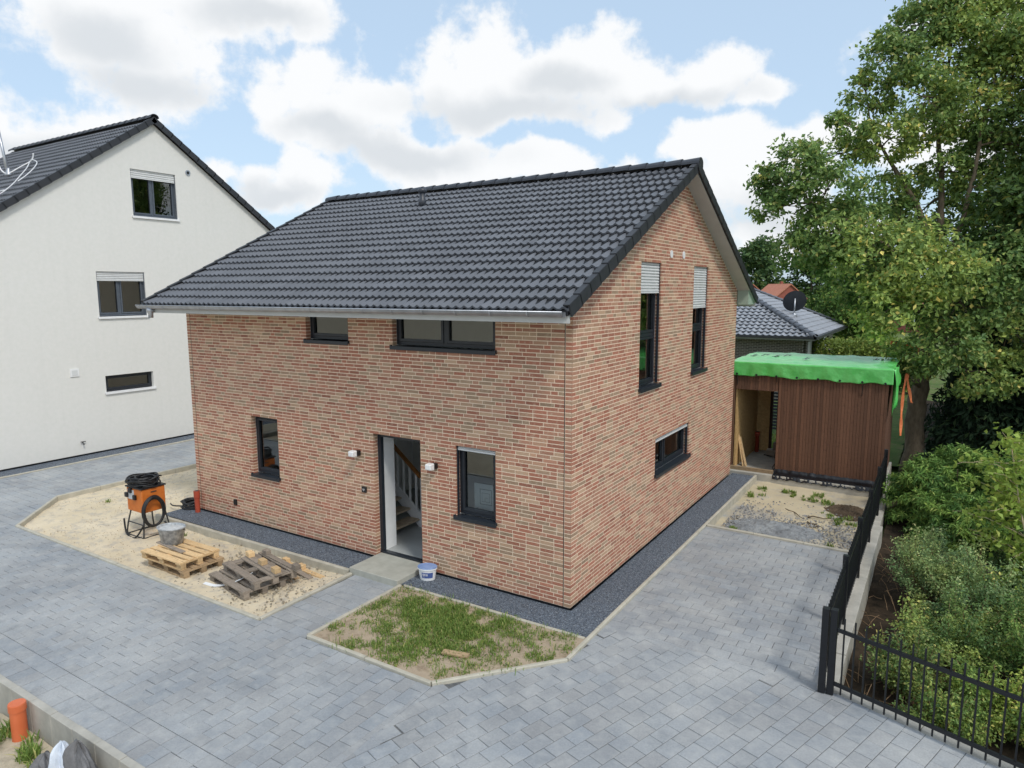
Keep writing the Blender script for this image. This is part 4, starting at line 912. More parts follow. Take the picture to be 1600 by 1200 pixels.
MB().box(SX0+.28,.30,SY1-.12,SY1-.06,-.018,SZ-.1).build('osb_panel', M['osb'], shed)
MB().box(.95,SX1-.13,SY1-.12,SY1-.06,-.018,SZ-.1).build('osb_panel', M['osb'], shed)
MB().box(.30,.37,SY1-.14,SY1-.02,-.018,SZ-.1).build('door_post', M['clad_gap'], shed)
MB().box(SX0,SX1-.01,SY0+.05,SY1,SZ+.002,SZ+.07).build('roof_deck', M['osb'], shed)
mb = MB()
n = 60; xs = np.linspace(1.0,SX1+.08,n)
vs_ = []
for i, xx in enumerate(xs):
    w = [random.uniform(-.02,.02) for _ in range(4)]; vs_ += [(xx,SY0+.01,.10+w[0]*.6),(xx,SY0-.03+w[1],.03+w[0]),(xx,SY0-.12+w[2],-.005+abs(w[3])),(xx,SY0-.26+w[1]*2,-.012+abs(w[2])*.6),(xx,SY0-.30,-.10+w[3])]
mb.add(vs_, [(i*5+k,i*5+k+1,(i+1)*5+k+1,(i+1)*5+k) for i in range(n-1) for k in range(4)]); o = tag(mb.build('damp_foil', M['blackfoil'], smooth=True), 'crumpled black foil along the foot of the brown shed wall', 'foil')
o = MB().box(-.15,.98,SY0-.16,SY0-.06,-.018,.07).build('threshold_plank', M['wood_mid']); tag(o, 'rough wooden plank lying across the shed doorway', 'plank')
# tarp
nx, ny = 90, 150; V = np.zeros((ny, nx, 3)); top = SZ+.09
prof_len = .42
for j in range(ny):
    for i in range(nx):
        u = i/(nx-1); x = SX0+.12+(SX1+.10-SX0-.12)*u; v = j/(ny-1)
        hang = .36+.03*u+.018*math.sin(u*19)+.010*math.sin(u*47+1); Ltop = SY1+.1-SY0+.06
        s = v*(hang+Ltop+.25)
        wr = .004*math.sin(u*33+v*5)+.006*math.sin(u*14-v*17+1)+.003*math.sin(u*61+v*31)
        if s < hang: V[j,i] = (x, SY0-.05+.026*abs(math.sin(u*21+2+9*v))*(1-s/hang)+.014*abs(math.sin(u*47-14*v))*(1-s/hang)-.03, top-hang+s)
        elif s < hang+Ltop:
            q = (s-hang)/Ltop; V[j,i] = (x, SY0-.06+(s-hang), top+wr*1.6*min(1, q*8)+.03*math.sin(math.pi*min(1,q*1.0))*(.6+.4*math.sin(u*9))+.04*q)
        else: V[j,i] = (x, SY1+.12+.02*math.sin(u*30), top+.05-(s-hang-Ltop))
V[:, 0, 0] += 0
i_ = np.arange(ny-1)[:, None]*nx+np.arange(nx-1)[None]; Q = np.stack([i_, i_+1, i_+nx+1, i_+nx], -1).reshape(-1, 4)
tarp = thing('tarpaulin', 'bright green tarpaulin draped over the roof of the brown shed', 'tarpaulin', (0,0,0))
o = link('sheet', np_mesh('sheet', V.reshape(-1,3), Q, M['tarp'], smooth=True), tarp); sd_ = o.modifiers.new('thick','SOLIDIFY'); sd_.thickness = .004
# hanging right-hand corner
ny2, nx2 = 14, 14; V2 = np.zeros((ny2, nx2, 3))
for j in range(ny2):
    for i in range(nx2):
        u, v = i/(nx2-1), j/(ny2-1); V2[j,i] = (SX1+.10+.05*math.sin(u*11+v*4)+.05*v, SY0-.06+u*1.5, top-.01-v*(1.15-.75*u)+.02*math.sin(u*17))
i_ = np.arange(ny2-1)[:, None]*nx2+np.arange(nx2-1)[None]; Q = np.stack([i_, i_+1, i_+nx2+1, i_+nx2], -1).reshape(-1, 4)
o = link('hanging_corner', np_mesh('hanging_corner', V2.reshape(-1,3), Q, M['tarp'], smooth=True), tarp); sd_ = o.modifiers.new('thick','SOLIDIFY'); sd_.thickness = .004
for k in range(8):
    u = .04+k*.131; x = SX0+.12+(SX1+.10-SX0-.12)*u; zz = top-(.36+.03*u)+.03
    mb = MB(); mb.tube([(x,SY0-.095,zz),(x,SY0-.075,zz)], .028, 12); mb.build('eyelet', M['black'], tarp)
    if k in (0, 2, 6): mb = MB(); mb.tube(smooth_path([(x,SY0-.09,zz),(x+.01,SY0-.04,zz-.1),(x,SY0-.0,zz-.16-.2*(k==6)-.15*(k==0))]), .010, 6); mb.build('tie_cord', M['black'], tarp)
def tarp_print(x, y, w, h, gl):
    mb = MB()
    for (a, b, c, d_) in gl: mb.box(x+a*w, x+b*w, y+c*h, y+d_*h, top+.060, top+.063)
    mb.build('print', M['print'], tarp)
for k, (x, y) in enumerate([(-.05,11.2),(.22,11.35),(.55,11.2),(.8,11.5),(3.05,11.6),(3.25,11.55),(1.4,10.9)]):
    tarp_print(x, y, .2, .5, [(0,.15,0,1),(0,.7,.85,1),(.55,.7,.4,.85)] if k % 2 else [(0,.6,0,.15),(.2,.4,.15,1),(.5,.7,.3,.8)])
t = thing('pipe_offcut', 'short red brown pipe standing inside the shed doorway', 'pipe', (.02,12.3,-.02)); mb = MB(); mb.lathe([(.06,0),(.06,.5),(.075,.5),(.075,.62)], (0,0,0), 16); mb.build('pipe', M['redpipe'], t, smooth=True)
mb = MB(); mb.lathe([(.055,.621),(.03,.60)], (0,0,0), 16); mb.build('mouth', M['black'], t)
t = thing('timber_block', 'L shaped dark timber offcut on the shed floor', 'timber', (.55,12.15,-.02)); MB().box(-.2,.12,-.1,.1,0,.16).build('base_block', M['wood_old'], t); MB().box(-.02,.12,-.1,.1,.161,.38).build('upright_block', M['wood_old'], t)
t = thing('leaning_planks', 'pale timber offcuts leaning inside the left of the shed doorway', 'planks', (.05,10.25,-.02))
for a in (0,.07): mb = MB(); mb.bar((a+.05,.1,.0),(a-.18,.25,1.0-a*3), .03, .12, (0,1,0)); mb.build('plank', M['wood_new'], t)
mb = MB(); mb.tube(smooth_path([(.3,12.0,-.005),(.55,11.8,0),(.8,11.7,0),(.93,11.2,0),(.88,10.8,.02),(.93,10.5,.15),(.86,10.45,.02),(.92,10.3,-.0)]), .012, 6); tag(mb.build('extension_lead', M['rubber'], smooth=True), 'black extension lead lying on the shed floor', 'extension lead')
# dark slatted fence and grass seen through the shed
t = thing('slat_fence', 'dark blue grey horizontal slat fence seen through the shed doorway', 'fence', (-.5,17.5,-.45))
for k in range(16): MB().box(-3.0,3.0,0,.03,.15+k*.12,.24+k*.12).build('slat', M['slate_fence'], t)
for x in (-3.05,-1,1,3.05): MB().box(x-.04,x+.04,.031,.11,0,2.1).build('post', M['slate_fence'], t)

# ================================================================== FENCES
def picket_fence(t, a, b, posts, rails=(.13,.86), zp=(.05,1.03), step=.125, post_h=1.08):
    """a, b in the thing's own space (z = paving)"""
    a, b = np.array(a, float), np.array(b, float); d = b-a; L = np.linalg.norm(d); d /= L
    for s in posts: p = a+d*s; MB().box(p[0]-.04,p[0]+.04,p[1]-.04,p[1]+.04,-.02,post_h).build('post', M['fence'], t, bevel=.004)
    for z in rails:
        mb = MB(); mb.bar(a+np.array((0,0,z)), b+np.array((0,0,z)), .03, .045); mb.build('rail', M['fence'], t)
    n = int(L/step); one = MB(); one.tube([(0,0,zp[0]),(0,0,zp[1])], .0105, 8); me = one.mesh('picket', M['fence'])
    for k in range(1, n): o = link('picket', me, t); o.location = tuple(a+d*(k*L/n)+np.array((0,0,0)))
t = thing('picket_fence', 'black metal picket fence running beside the driveway towards the shed', 'fence', (3.62,-.22,ZP+.03))
picket_fence(t, (0,0,0), (0,9.9,0), (0,1.97,3.95,5.93,7.9,9.85))
t = thing('picket_fence', 'black metal picket fence along the front of the shrubs', 'fence', (3.655,-.19,ZP+.03))
picket_fence(t, (.06,-.02,0), (5.0,-1.68,0), (0.0,2.6), rails=(.13,.83), zp=(.02,1.0), step=.127, post_h=1.08)

# ================================================================== BUILDING-SITE THINGS
SB = -.165
def pallet(name, label, loc, rz, mat, rx=0, tops=(1,1,1,1,1), mats=None, ry=0, group='stacked wooden pallets'):
    t = thing(name, label, 'pallet', loc, rz, group); t.rotation_euler = (rx, ry, rz)
    B = mats or mat
    for i, y in enumerate((-.33,0,.33)):
        MB().box(-.6,.6,y-.05,y+.05,0,.022).build('bottom_board', M[mat], t)
        for x in (-.53,0,.53): MB().box(x-.07,x+.07,y-.05,y+.05,.023,.10).build('block', M[B], t, bevel=.004)
    for x in (-.53,0,.53): MB().box(x-.07,x+.07,-.4,.4,.101,.122).build('cross_board', M[mat], t)
    for k, y in enumerate((-.33,-.165,0,.165,.33)):
        if tops[k]: MB().box(-.6+random.uniform(0,.01),.6-random.uniform(0,.012),y-(.07 if k % 2 == 0 else .05),y+(.07 if k % 2 == 0 else .05),.123,.145).build('top_board', M[mat], t)
    return t
pallet('pallet', 'lower dark pallet under the pale pallet with the tub', (-7.03,-1.90,SB+.01), math.radians(-2), 'wood_mid')
pallet('pallet', 'pale new wooden pallet carrying the grey mortar tub', (-7.10,-1.95,SB+.158), math.radians(1), 'wood_new', tops=(1,1,1,1,1))
o = MB().box(-.45,.45,-.045,.045,0,.02).build('loose_board', M['wood_old']); o.location = (-7.35,-1.98,SB+.306); o.rotation_euler = (0,0,math.radians(-4)); tag(o, 'dark loose board lying on the pale pallet beside the tub', 'board')
pallet('pallet', 'weathered grey pallet lying lowest in the broken stack', (-5.35,-1.82,SB+.01), math.radians(-9), 'wood_old', tops=(1,1,0,1,1))
pallet('pallet', 'weathered grey pallet on top of the lowest grey one', (-5.22,-1.66,SB+.158), math.radians(-12), 'wood_old', tops=(1,0,1,1,1))
t = thing('pallet_runner', 'grey pallet runner with three yellow blocks topping the broken stack', 'plank', (-5.18,-1.62,SB+.305), math.radians(-13)); MB().box(-.6,.6,-.06,.06,0,.022).build('board', M['wood_old'], t)
for x in (-.5,0,.5): MB().box(x-.075,x+.075,-.055,.055,.023,.11).build('block', M['wood_new'], t, bevel=.004)
t = thing('pallet_runner', 'dark pallet runner with grey blocks on the back of the broken stack', 'plank', (-5.02,-1.36,SB+.305), math.radians(-10)); MB().box(-.6,.6,-.05,.05,0,.022).build('board', M['wood_old'], t)
for x in (-.5,.5): MB().box(x-.07,x+.07,-.05,.05,.023,.10).build('block', M['wood_old'], t, bevel=.004)
def plank(label, a, b, w, h, mat):
    mb = MB(); A, B = np.array(a, float), np.array(b, float); mid = (A+B)/2; mb.bar(A-mid, B-mid, w, h); o = mb.build('plank', M[mat]); o.location = tuple(mid); return tag(o, label, 'plank', 'loose planks by the pallets')
plank('grey plank leaning behind the broken pallet stack', (-5.8,-.98,SB+.12), (-4.55,-1.12,SB+.02), .1, .022, 'wood_old')
plank('grey brown plank lying lowest behind the broken pallets', (-5.65,-1.12,SB+.05), (-4.75,-1.25,SB+.02), .1, .022, 'wood_mid')
t = thing('pallet_runner', 'pallet runner with yellow blocks beside the kerb', 'plank', (-5.0,-.92,SB+.01), math.radians(-6)); MB().box(-.6,.6,-.05,.05,0,.022).build('board', M['wood_new'], t)
for x in (-.5,-.02): MB().box(x-.07,x+.07,-.05,.05,.023,.10).build('block', M['wood_new'], t, bevel=.004)
mb = MB(); pts = smooth_path([(-5.95,-2.25,SB+.03),(-5.7,-2.2,SB+.02),(-5.45,-2.12,SB+.08),(-5.2,-2.05,SB+.2),(-5.05,-1.95,SB+.3)]); vs_ = []
for p in pts: vs_ += [p+np.array((0,-.03,0)), p+np.array((0,.03,.015))]
mb.add(vs_, [(2*i,2*i+1,2*i+3,2*i+2) for i in range(len(pts)-1)]); o = mb.build('packing_strap', M['cable_white']); tag(o, 'white packing strap trailing from the broken pallets', 'strap'); sd_ = o.modifiers.new('thick','SOLIDIFY'); sd_.thickness = .004
t = thing('mortar_tub', 'oval grey mortar tub on the pale pallet', 'tub', (-7.55,-1.82,SB+.305), math.radians(15))
mb = MB(); mb.lathe([(.02,.004),(.17,.004),(.185,.01),(.235,.30),(.25,.31),(.25,.325),(.225,.325),(.22,.27)], (0,0,0), 28, 1.12, .88, caps=(True,False)); mb.build('tub_wall', M['galv'], t, smooth=True)
mb = MB(); n = 28; vs_ = [(0,0,.31)]+[(.222*1.12*math.cos(a)*.6, .222*.88*math.sin(a)*.6, .30+random.uniform(-.02,.02)) for a in np.linspace(0,2*math.pi,n,endpoint=False)]+[(.224*1.12*math.cos(a), .224*.88*math.sin(a), .285) for a in np.linspace(0,2*math.pi,n,endpoint=False)]
mb.add(vs_, [(0,1+k,1+(k+1)%n) for k in range(n)]+[(1+k,1+n+k,1+n+(k+1)%n,1+(k+1)%n) for k in range(n)]); mb.build('mortar', M['mortar_wet'], t, smooth=True)
mb = MB(); mb.tube([(.27*math.cos(a)*1.0, .0+.225*math.sin(a)*.95, .31-.10*abs(math.sin(a))-.02) for a in np.linspace(0, math.pi, 14)], .006, 6); mb.build('bail_handle', M['steel'], t)
# orange machine on a tube stand with cable coils
def coil(mb, c, r, n, tr, axis='z', tilt=0, jit=.03):
    for k in range(n):
        rr = r*random.uniform(.86,1.05); ph = random.uniform(0,6.28); pts = []
        ox, oy, oz = random.gauss(0,jit), random.gauss(0,jit), k*tr*.75
        for a in np.linspace(0, 2*math.pi, 30, endpoint=False):
            w = .012*math.sin(3*a+ph)
            if axis == 'z': pts.append((c[0]+ox+rr*math.cos(a)*(1+w*3), c[1]+oy+rr*math.sin(a)*.9, c[2]+oz+w*1.5+.02*math.sin(2*a+ph)))
            else: pts.append((c[0]+oz*1.2+w, c[1]+oy*.6+rr*.72*math.cos(a), c[2]+ox*.4+rr*math.sin(a)))
        mb.tube(pts, tr, 6, closed=True)
t = thing('power_cabinet', 'orange machine cabinet on a tubular stand with black cables', 'machine', (-9.30,-1.27,SB))
mb = MB(); mb.box(-.30,.26,-.25,.25,.52,1.02); mb.build('cabinet', M['orange'], t, bevel=.015)
MB().box(-.32,.28,-.27,.27,1.021,1.05).build('lid', M['black'], t, bevel=.006)
mb = MB(); mb.box(-.24,-.02,-.262,-.251,.78,.98); mb.build('control_panel', M['mortar_wet'], t); 
for x, z in ((-.26,.86),(.03,.84),(-.12,.97)): MB().box(x-.045,x+.045,-.30,-.252,z-.05,z+.05).build('socket', M['black'], t, bevel=.008)
MB().box(.262,.27,-.06,.06,.93,.95).build('grip', M['steel'], t)
for s in (-1,1):
    mb = MB(); mb.tube(smooth_path([(s*.24,-.22,.52),(s*.29,-.27,.25),(s*.31,-.30,.02)],4), .016, 8); mb.build('leg', M['steel'], t, smooth=True)
    mb = MB(); mb.tube(smooth_path([(s*.24,.22,.52),(s*.29,.25,.25),(s*.31,.28,.02)],4), .016, 8); mb.build('leg', M['steel'], t, smooth=True)
    mb = MB(); mb.tube([(s*.31,-.30,.018),(s*.31,.28,.018)], .016, 8); mb.build('foot_bar', M['steel'], t)
mb = MB(); mb.tube([(-.28,-.26,.28),(.28,-.26,.28)], .012, 8); mb.tube([(-.31,-.30,.018),(.31,-.30,.018)], .014, 8); mb.build('cross_bar', M['steel'], t)
mb = MB(); coil(mb, (-.05,0,1.07), .30, 11, .017); o = mb.build('cable_coil', M['rubber'], smooth=True); o.location = (-9.32,-1.27,SB); tag(o, 'black cable coil lying on top of the orange cabinet', 'cable coil')
for x, y in ((-.2,-.1),(.18,.1)): pass
mb = MB(); coil(mb, (.34,-.08,.55), .31, 5, .019, 'x'); mb.tube(smooth_path([(.34,-.3,.3),(.1,-.36,.02),(-.25,-.34,.05),(-.33,-.33,.35)],6), .018, 6); mb.tube(smooth_path([(.42,.1,.3),(.55,.2,.03),(.7,.05,.02)],6), .018, 6)
o = mb.build('hose_loop', M['rubber'], smooth=True); o.location = (-9.30,-1.27,SB); tag(o, 'black hose loop hanging on the side of the orange cabinet', 'hose')
mb = MB(); coil(mb, (0,0,.02), .26, 10, .018); mb.tube(smooth_path([(-.2,-.15,.02),(-.45,-.25,.015),(-.65,-.2,.015)]), .016, 6); o = mb.build('cable_coil', M['rubber'], smooth=True); o.location = (-9.78,.10,-.055); tag(o, 'black cable coil on the gravel beside the red standpipe', 'cable coil')
t = thing('drain_pipe', 'red brown drain standpipe at the left corner of the brick house', 'pipe', (-9.36,-.11,-.12)); mb = MB(); mb.lathe([(.055,0),(.055,.40),(.066,.40),(.066,.56),(.05,.56)], (0,0,0), 18); mb.build('pipe', M['redpipe'], t, smooth=False); mb = MB(); mb.lathe([(.049,.561),(.045,.50),(.01,.50)], (0,0,0), 18); mb.build('mouth', M['black'], t)
t = thing('drain_pipe', 'capped orange drain pipe standing against the low concrete wall', 'pipe', (-4.52,-5.68,-.62)); mb = MB(); mb.lathe([(.085,0),(.085,.52),(.095,.52),(.095,.60)], (0,0,0), 26); mb.build('pipe', M['terracotta'], t, smooth=False); mb = MB(); mb.lathe([(.094,.601),(.09,.612),(.02,.612)], (0,0,0), 26); mb.build('cap', M['terracotta'], t)
t = thing('paint_bucket', 'white paint bucket with blue lid beside the door step', 'bucket', (-2.66,-.20,-.052), math.radians(18))
mb = MB(); mb.lathe([(.115,0),(.14,.19),(.15,.19),(.15,.215)], (0,0,0), 28, 1.15, .9); mb.build('tub', M['white'], t, smooth=False)
mb = MB(); mb.lathe([(.152,.2155),(.148,.228),(.13,.224),(.02,.224)], (0,0,0), 28, 1.15, .9); mb.build('lid', M['lid_blue'], t)
mb = MB(); vs_ = []
for z in (.05,.15):
    r = .115+.025*z/.19+.002; vs_ += [(r*1.15*math.cos(a), r*.9*math.sin(a), z) for a in np.linspace(math.radians(-115), math.radians(-35), 10)]
mb.add(vs_, [(i,i+1,11+i,10+i) for i in range(9)]); mb.build('label_print', M['label_blue'], t)
mb = MB(); a = math.radians(-98)
for a0, z, w, h in ((-104,.115,.010,.03),(-94,.115,.010,.03),(-99,.128,.018,.006),(-99,.102,.018,.006),(-80,.12,.045,.008),(-80,.10,.045,.008),(-99,.075,.02,.008)):
    a = math.radians(a0); r = .115+.025*z/.19+.0045; c = np.array((r*1.15*math.cos(a), r*.9*math.sin(a), z)); tn_ = np.array((-math.sin(a)*1.15, math.cos(a)*.9, 0)); tn_ /= np.linalg.norm(tn_); mb.obox(c, (tn_, np.cross(tn_,(0,0,1)), (0,0,1)), (w/2,.001,h/2))
mb.build('label_marks', M['white'], t)
o = MB().box(-.19,.19,-.05,.05,0,.025).build('wood_offcut', M['wood_mid']); o.location = (-.75,-1.95,-.055); o.rotation_euler = (.05,0,math.radians(14)); tag(o, 'short brown wood offcut lying in the weedy planting bed', 'offcut')
# sacks by the low wall
def sack(name, label, loc, sx, sy, sz, mat, seed, group):
    r = np.random.default_rng(seed); n, m = 22, 14; V = []; ph = r.uniform(0,6.28,8)
    for i in range(m+1):
        for k in range(n):
            la, lo = math.pi*i/m, 2*math.pi*k/n; w = 1+.16*math.sin(3*lo+ph[0]+2*la)+.12*math.sin(5*lo+ph[1]-3*la)+.08*math.sin(9*lo+4*la+ph[2]); z = max(-.2, math.cos(la))*sz*(1+.15*math.sin(4*lo+ph[3]))
            V.append((sx*math.sin(la)*w*math.cos(lo), sy*math.sin(la)*w*math.sin(lo), z+.2*sz))
    mb = MB(); mb.add(V, [(i*n+k, i*n+(k+1)%n, (i+1)*n+(k+1)%n, (i+1)*n+k) for i in range(m) for k in range(n)]); o = mb.build(name, mat); o.location = loc; return tag(o, label, 'sack', group)
sack('rubble_sack', 'crumpled dark grey sack slumped against the low wall', (-3.0,-5.72,-.47), .27, .13, .42, M['bag_grey'], 3, 'sacks by the low wall')
sack('rubble_sack', 'pale blue white plastic sack between the grey sacks', (-3.22,-5.78,-.47), .13, .15, .38, M['bag_white'], 5, 'sacks by the low wall')
sack('rubble_sack', 'small grey sack left of the pale plastic sack', (-3.45,-5.86,-.47), .17, .14, .25, M['bag_grey'], 9, 'sacks by the low wall')

# ================================================================== PLANTS
def leaves(name, P, D, ln, wd, cols, parent, mat, up=.5, droop=0, jitter=.8, kind=None, tint=None):
    """one small folded four-cornered leaf per point; P points, D outward directions"""
    n = len(P); N_ = D*.6+np.array((0,0,up))+RNG.normal(0, jitter, (n,3)); N_ /= np.linalg.norm(N_, axis=1)[:, None]
    A = RNG.normal(0, 1, (n,3))+D*.8+np.array((0,0,-droop)); A -= (A*N_).sum(1)[:, None]*N_; A /= np.linalg.norm(A, axis=1)[:, None]+1e-9; B = np.cross(N_, A)
    l = ln*RNG.uniform(.65,1.25,(n,1)); w = wd*RNG.uniform(.7,1.2,(n,1))
    V = np.stack([P, P+A*l*.5+B*w*.5+N_*w*.15, P+A*l-N_*l*.12, P+A*l*.5-B*w*.5+N_*w*.15], 1).reshape(-1,3); Q = np.arange(4*n).reshape(n,4)
    c0, c1, c2 = map(np.array, cols); t = RNG.uniform(0,1,(n,1)); C = c0*(1-t)+c1*t; m = RNG.uniform(0,1,n) < .07; C[m] = c2; C = C*RNG.uniform(.75,1.2,(n,1))
    if tint is not None: C = C*tint[:, None]*np.stack([tint**.5, np.ones(n), tint**-.3], 1)
    o = link(name, np_mesh(name, V, Q, mat, C), parent)
    if kind: o['kind'] = kind
    return o
def clump(c, r, n, subs, flat=.8, hollow=.55):
    """points gathered in twig-sized tufts spread through an ellipsoid"""
    d = RNG.normal(0,1,(subs,3)); d /= np.linalg.norm(d, axis=1)[:, None]; rad = RNG.uniform(hollow,1,(subs,1))**.6
    S_ = d*rad*np.array((r,r,r*flat)); k = RNG.integers(0, subs, n); sr = r*RNG.uniform(.16,.34,subs)
    P = S_[k]+RNG.normal(0,1,(n,3))*sr[k][:, None]*np.array((.75,.75,.5)); D = P/(np.linalg.norm(P, axis=1)[:, None]+1e-6)
    return P+np.array(c), D, S_+np.array(c)
def branch(mb, a, b, r0, r1, sag=.0, n=6, wob=.06):
    a, b = np.array(a, float), np.array(b, float); L = np.linalg.norm(b-a); pts = []
    for i in range(n+1):
        t_ = i/n; p = a+(b-a)*t_+np.array((0,0,sag*L*4*t_*(1-t_))); 
        if 0 < i < n: p = p+RNG.normal(0, wob*L/4, 3)
        pts.append(p)
    mb.tube(pts, [r0+(r1-r0)*i/n for i in range(n+1)], 6 if r0 < .08 else 10); return pts
OAK = (S(94,124,68), S(150,174,96), S(190,188,112))
def broad_tree(name, label, base, mains, clumps, dep, leaf=(.14,.085), dens=1.0, cols=OAK, group=None, cat='tree', trunk_r=.42, twigs=6):
    t = thing(name, label, cat, tuple(base), 0, group); base = np.array(base, float); mb = MB(); nodes = []
    for k, (pts, r0, r1) in enumerate(mains):
        W = [np.array(p, float)-base for p in pts]; W = smooth_path(W, 5); m = len(W)
        rr = [r0+(r1-r0)*i/(m-1) for i in range(m)]
        if k == 0: rr[0] *= 1.15; rr[1] *= 1.1
        W = [w+(RNG.normal(0,.03,3) if 0 < i else 0) for i, w in enumerate(W)]; mb.tube(W, rr, 12); nodes += list(zip(W, rr))[2 if k == 0 else 0:]
    Ps, Ds, Ts = [], [], []
    for (c, r) in clumps:
        c = np.array(c)-base; n = int(1500*r*r*dens)+60; P, D, S_ = clump(c, r, n, max(8, int(26*r))); Ps.append(P); Ds.append(D); Ts.append(np.full(n, RNG.uniform(.78,1.25))*RNG.uniform(.8,1.2,n))
        cost = [np.linalg.norm(w-c)+ (2.5 if w[2] > c[2]+.3 else 0) + (3 if rr < .03 else 0) for w, rr in nodes]; i = int(np.argmin(cost)); w, rr = nodes[i]
        pts = branch(mb, w, c, min(rr*.7, .07), .018, .05)
        for s in S_[RNG.choice(len(S_), min(twigs, len(S_)), False)]: branch(mb, pts[random.randint(3,6)], s, .014, .005, .03, 4)
    mb.build('trunk', M['bark'], t, smooth=True); leaves('crown', np.concatenate(Ps), np.concatenate(Ds), *leaf, cols, t, M['leaf'], .55, .2, tint=np.concatenate(Ts))
    return t
OB = np.array((4.05,14.1,-.55)); OD = float((OB-CAM)@F_)
q = lambda x, y, d=0: at_depth(x, y, OD+d)
mains = [([OB, q(1432,640), q(1446,560), q(1458,470), q(1464,430)], .27, .2), ([q(1464,440), q(1472,330,.3), q(1468,230,.4), q(1478,120,.3), q(1490,25,.2)], .11, .025),
         ([q(1463,450), q(1505,340,-.3), q(1530,230,-.5), q(1555,120,-.4)], .09, .025), ([q(1458,480), q(1400,400,-.8), q(1330,350,-.8), q(1260,310,-.4)], .15, .03),
         ([q(1462,465), q(1540,420,-1), q(1620,380,-1.2)], .15, .03), ([q(1466,400,.2), q(1420,300,.3), q(1370,220,.3)], .12, .03), ([q(1448,540), q(1500,505,-.8), q(1570,500,-1.2)], .10, .03)]
cl = [(1245,262,-.5,46),(1212,285,0,34),(1290,300,-1,52),(1240,335,0,50),(1305,360,-1,58),(1262,395,.5,50),(1330,410,-1.5,52),(1290,245,1,36),(1188,272,0,16),(1196,330,.2,20),(1340,318,0,40),
      (1372,400,-2,62),(1400,478,-2.5,52),(1365,452,-1,44),(1440,425,-2.5,66),(1500,470,-2,66),(1560,425,-2,66),(1582,520,-1.5,60),(1482,540,-2.5,44),(1535,585,-2,42),(1424,560,-2,34),(1400,590,-1.5,22),
      (1328,195,0,30),(1362,150,.5,38),(1398,100,0,48),(1422,50,0,44),(1455,18,0,46),(1482,85,0,60),(1440,150,-.5,58),(1392,215,0,46),(1505,160,0,56),(1540,60,0,66),(1584,120,0,66),(1552,215,0,56),
      (1605,215,0,66),(1505,15,0,52),(1592,5,0,62),(1412,285,.5,36),(1352,240,1,28),(1560,300,0,54),(1612,320,0,60),(1645,100,0,76),(1665,240,0,76),(1660,410,-1,76),(1480,385,.5,46),(1398,345,.6,44),(1345,120,.2,16),(1308,190,.2,14),(1385,60,.2,16),(1500,-40,0,66),(1590,-70,0,76),(1440,330,1.5,44),(1515,275,.3,40),(1470,265,.2,34),(1540,350,-.2,44),(1455,200,.1,36)]
broad_tree('oak_tree', 'tall oak with thick trunk behind the brown shed', OB, mains, [(q(x,y,d), r/FPX*OD) for x,y,d,r in cl], OD, leaf=(.15,.095), dens=1.12)
def tree_at(name, label, x, y, h, r, nc, cols=OAK, zb=-.6, leaf=(.16,.10), dens=.9, group=None, tr=.16, low=.25):
    base = np.array((x, y, zb)); top = base+np.array((0,0,h)); cl = []
    for k in range(nc):
        f = RNG.uniform(low, .98); th_ = RNG.uniform(0,6.28); rr = r*math.sin(math.pi*min(.97, max(.12, (f-low)/(1-low)*.85+.12)))*RNG.uniform(.35,.85); cl.append((base+np.array((rr*math.cos(th_), rr*math.sin(th_), h*f)), r*RNG.uniform(.30,.46)))
    return broad_tree(name, label, base, [([base, base+np.array((.1,.05,h*.4)), top-np.array((0,0,h*.12))], tr, tr*.2)], cl, 0, leaf, dens, cols, group, twigs=3)
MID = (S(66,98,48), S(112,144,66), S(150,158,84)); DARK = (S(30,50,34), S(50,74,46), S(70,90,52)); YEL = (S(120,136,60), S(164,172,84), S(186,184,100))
G2 = 'trees behind the shed'
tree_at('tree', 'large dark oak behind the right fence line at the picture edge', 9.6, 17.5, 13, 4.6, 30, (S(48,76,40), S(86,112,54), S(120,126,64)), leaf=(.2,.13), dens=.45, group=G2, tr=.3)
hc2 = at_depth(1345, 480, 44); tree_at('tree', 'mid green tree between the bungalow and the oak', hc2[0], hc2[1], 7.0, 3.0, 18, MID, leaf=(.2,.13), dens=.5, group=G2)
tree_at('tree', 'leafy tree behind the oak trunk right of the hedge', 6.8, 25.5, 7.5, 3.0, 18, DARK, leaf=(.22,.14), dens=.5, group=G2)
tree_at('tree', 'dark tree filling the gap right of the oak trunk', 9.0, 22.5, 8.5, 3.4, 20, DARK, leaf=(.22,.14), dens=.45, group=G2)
tree_at('tree', 'light green small tree in front of the red roofed houses', -.8, 44, 5.2, 1.8, 9, YEL, leaf=(.26,.17), dens=.4, group=G2)
# clipped hedge
hc = at_depth(1350, 530, 36); t = thing('hedge', 'yellow green leafy hedge behind the shed right of the bungalow', 'hedge', (hc[0],hc[1],-.6), YAW); P = np.stack([RNG.uniform(-2.6,3.2,11000), RNG.normal(0,.32,11000), RNG.uniform(.1,2.9,11000)],1); D = np.tile((0,-.7,.4), (11000,1))+RNG.normal(0,.3,(11000,3))
leaves('foliage', P, D, .17, .11, (S(100,124,56), S(142,160,78), S(172,176,96)), t, M['leaf']); mb = MB()
for x in np.linspace(-2,2.3,7): branch(mb, (x,0,0), (x+.1,0,2.2), .03, .01)
mb.build('stem', M['bark'], t)
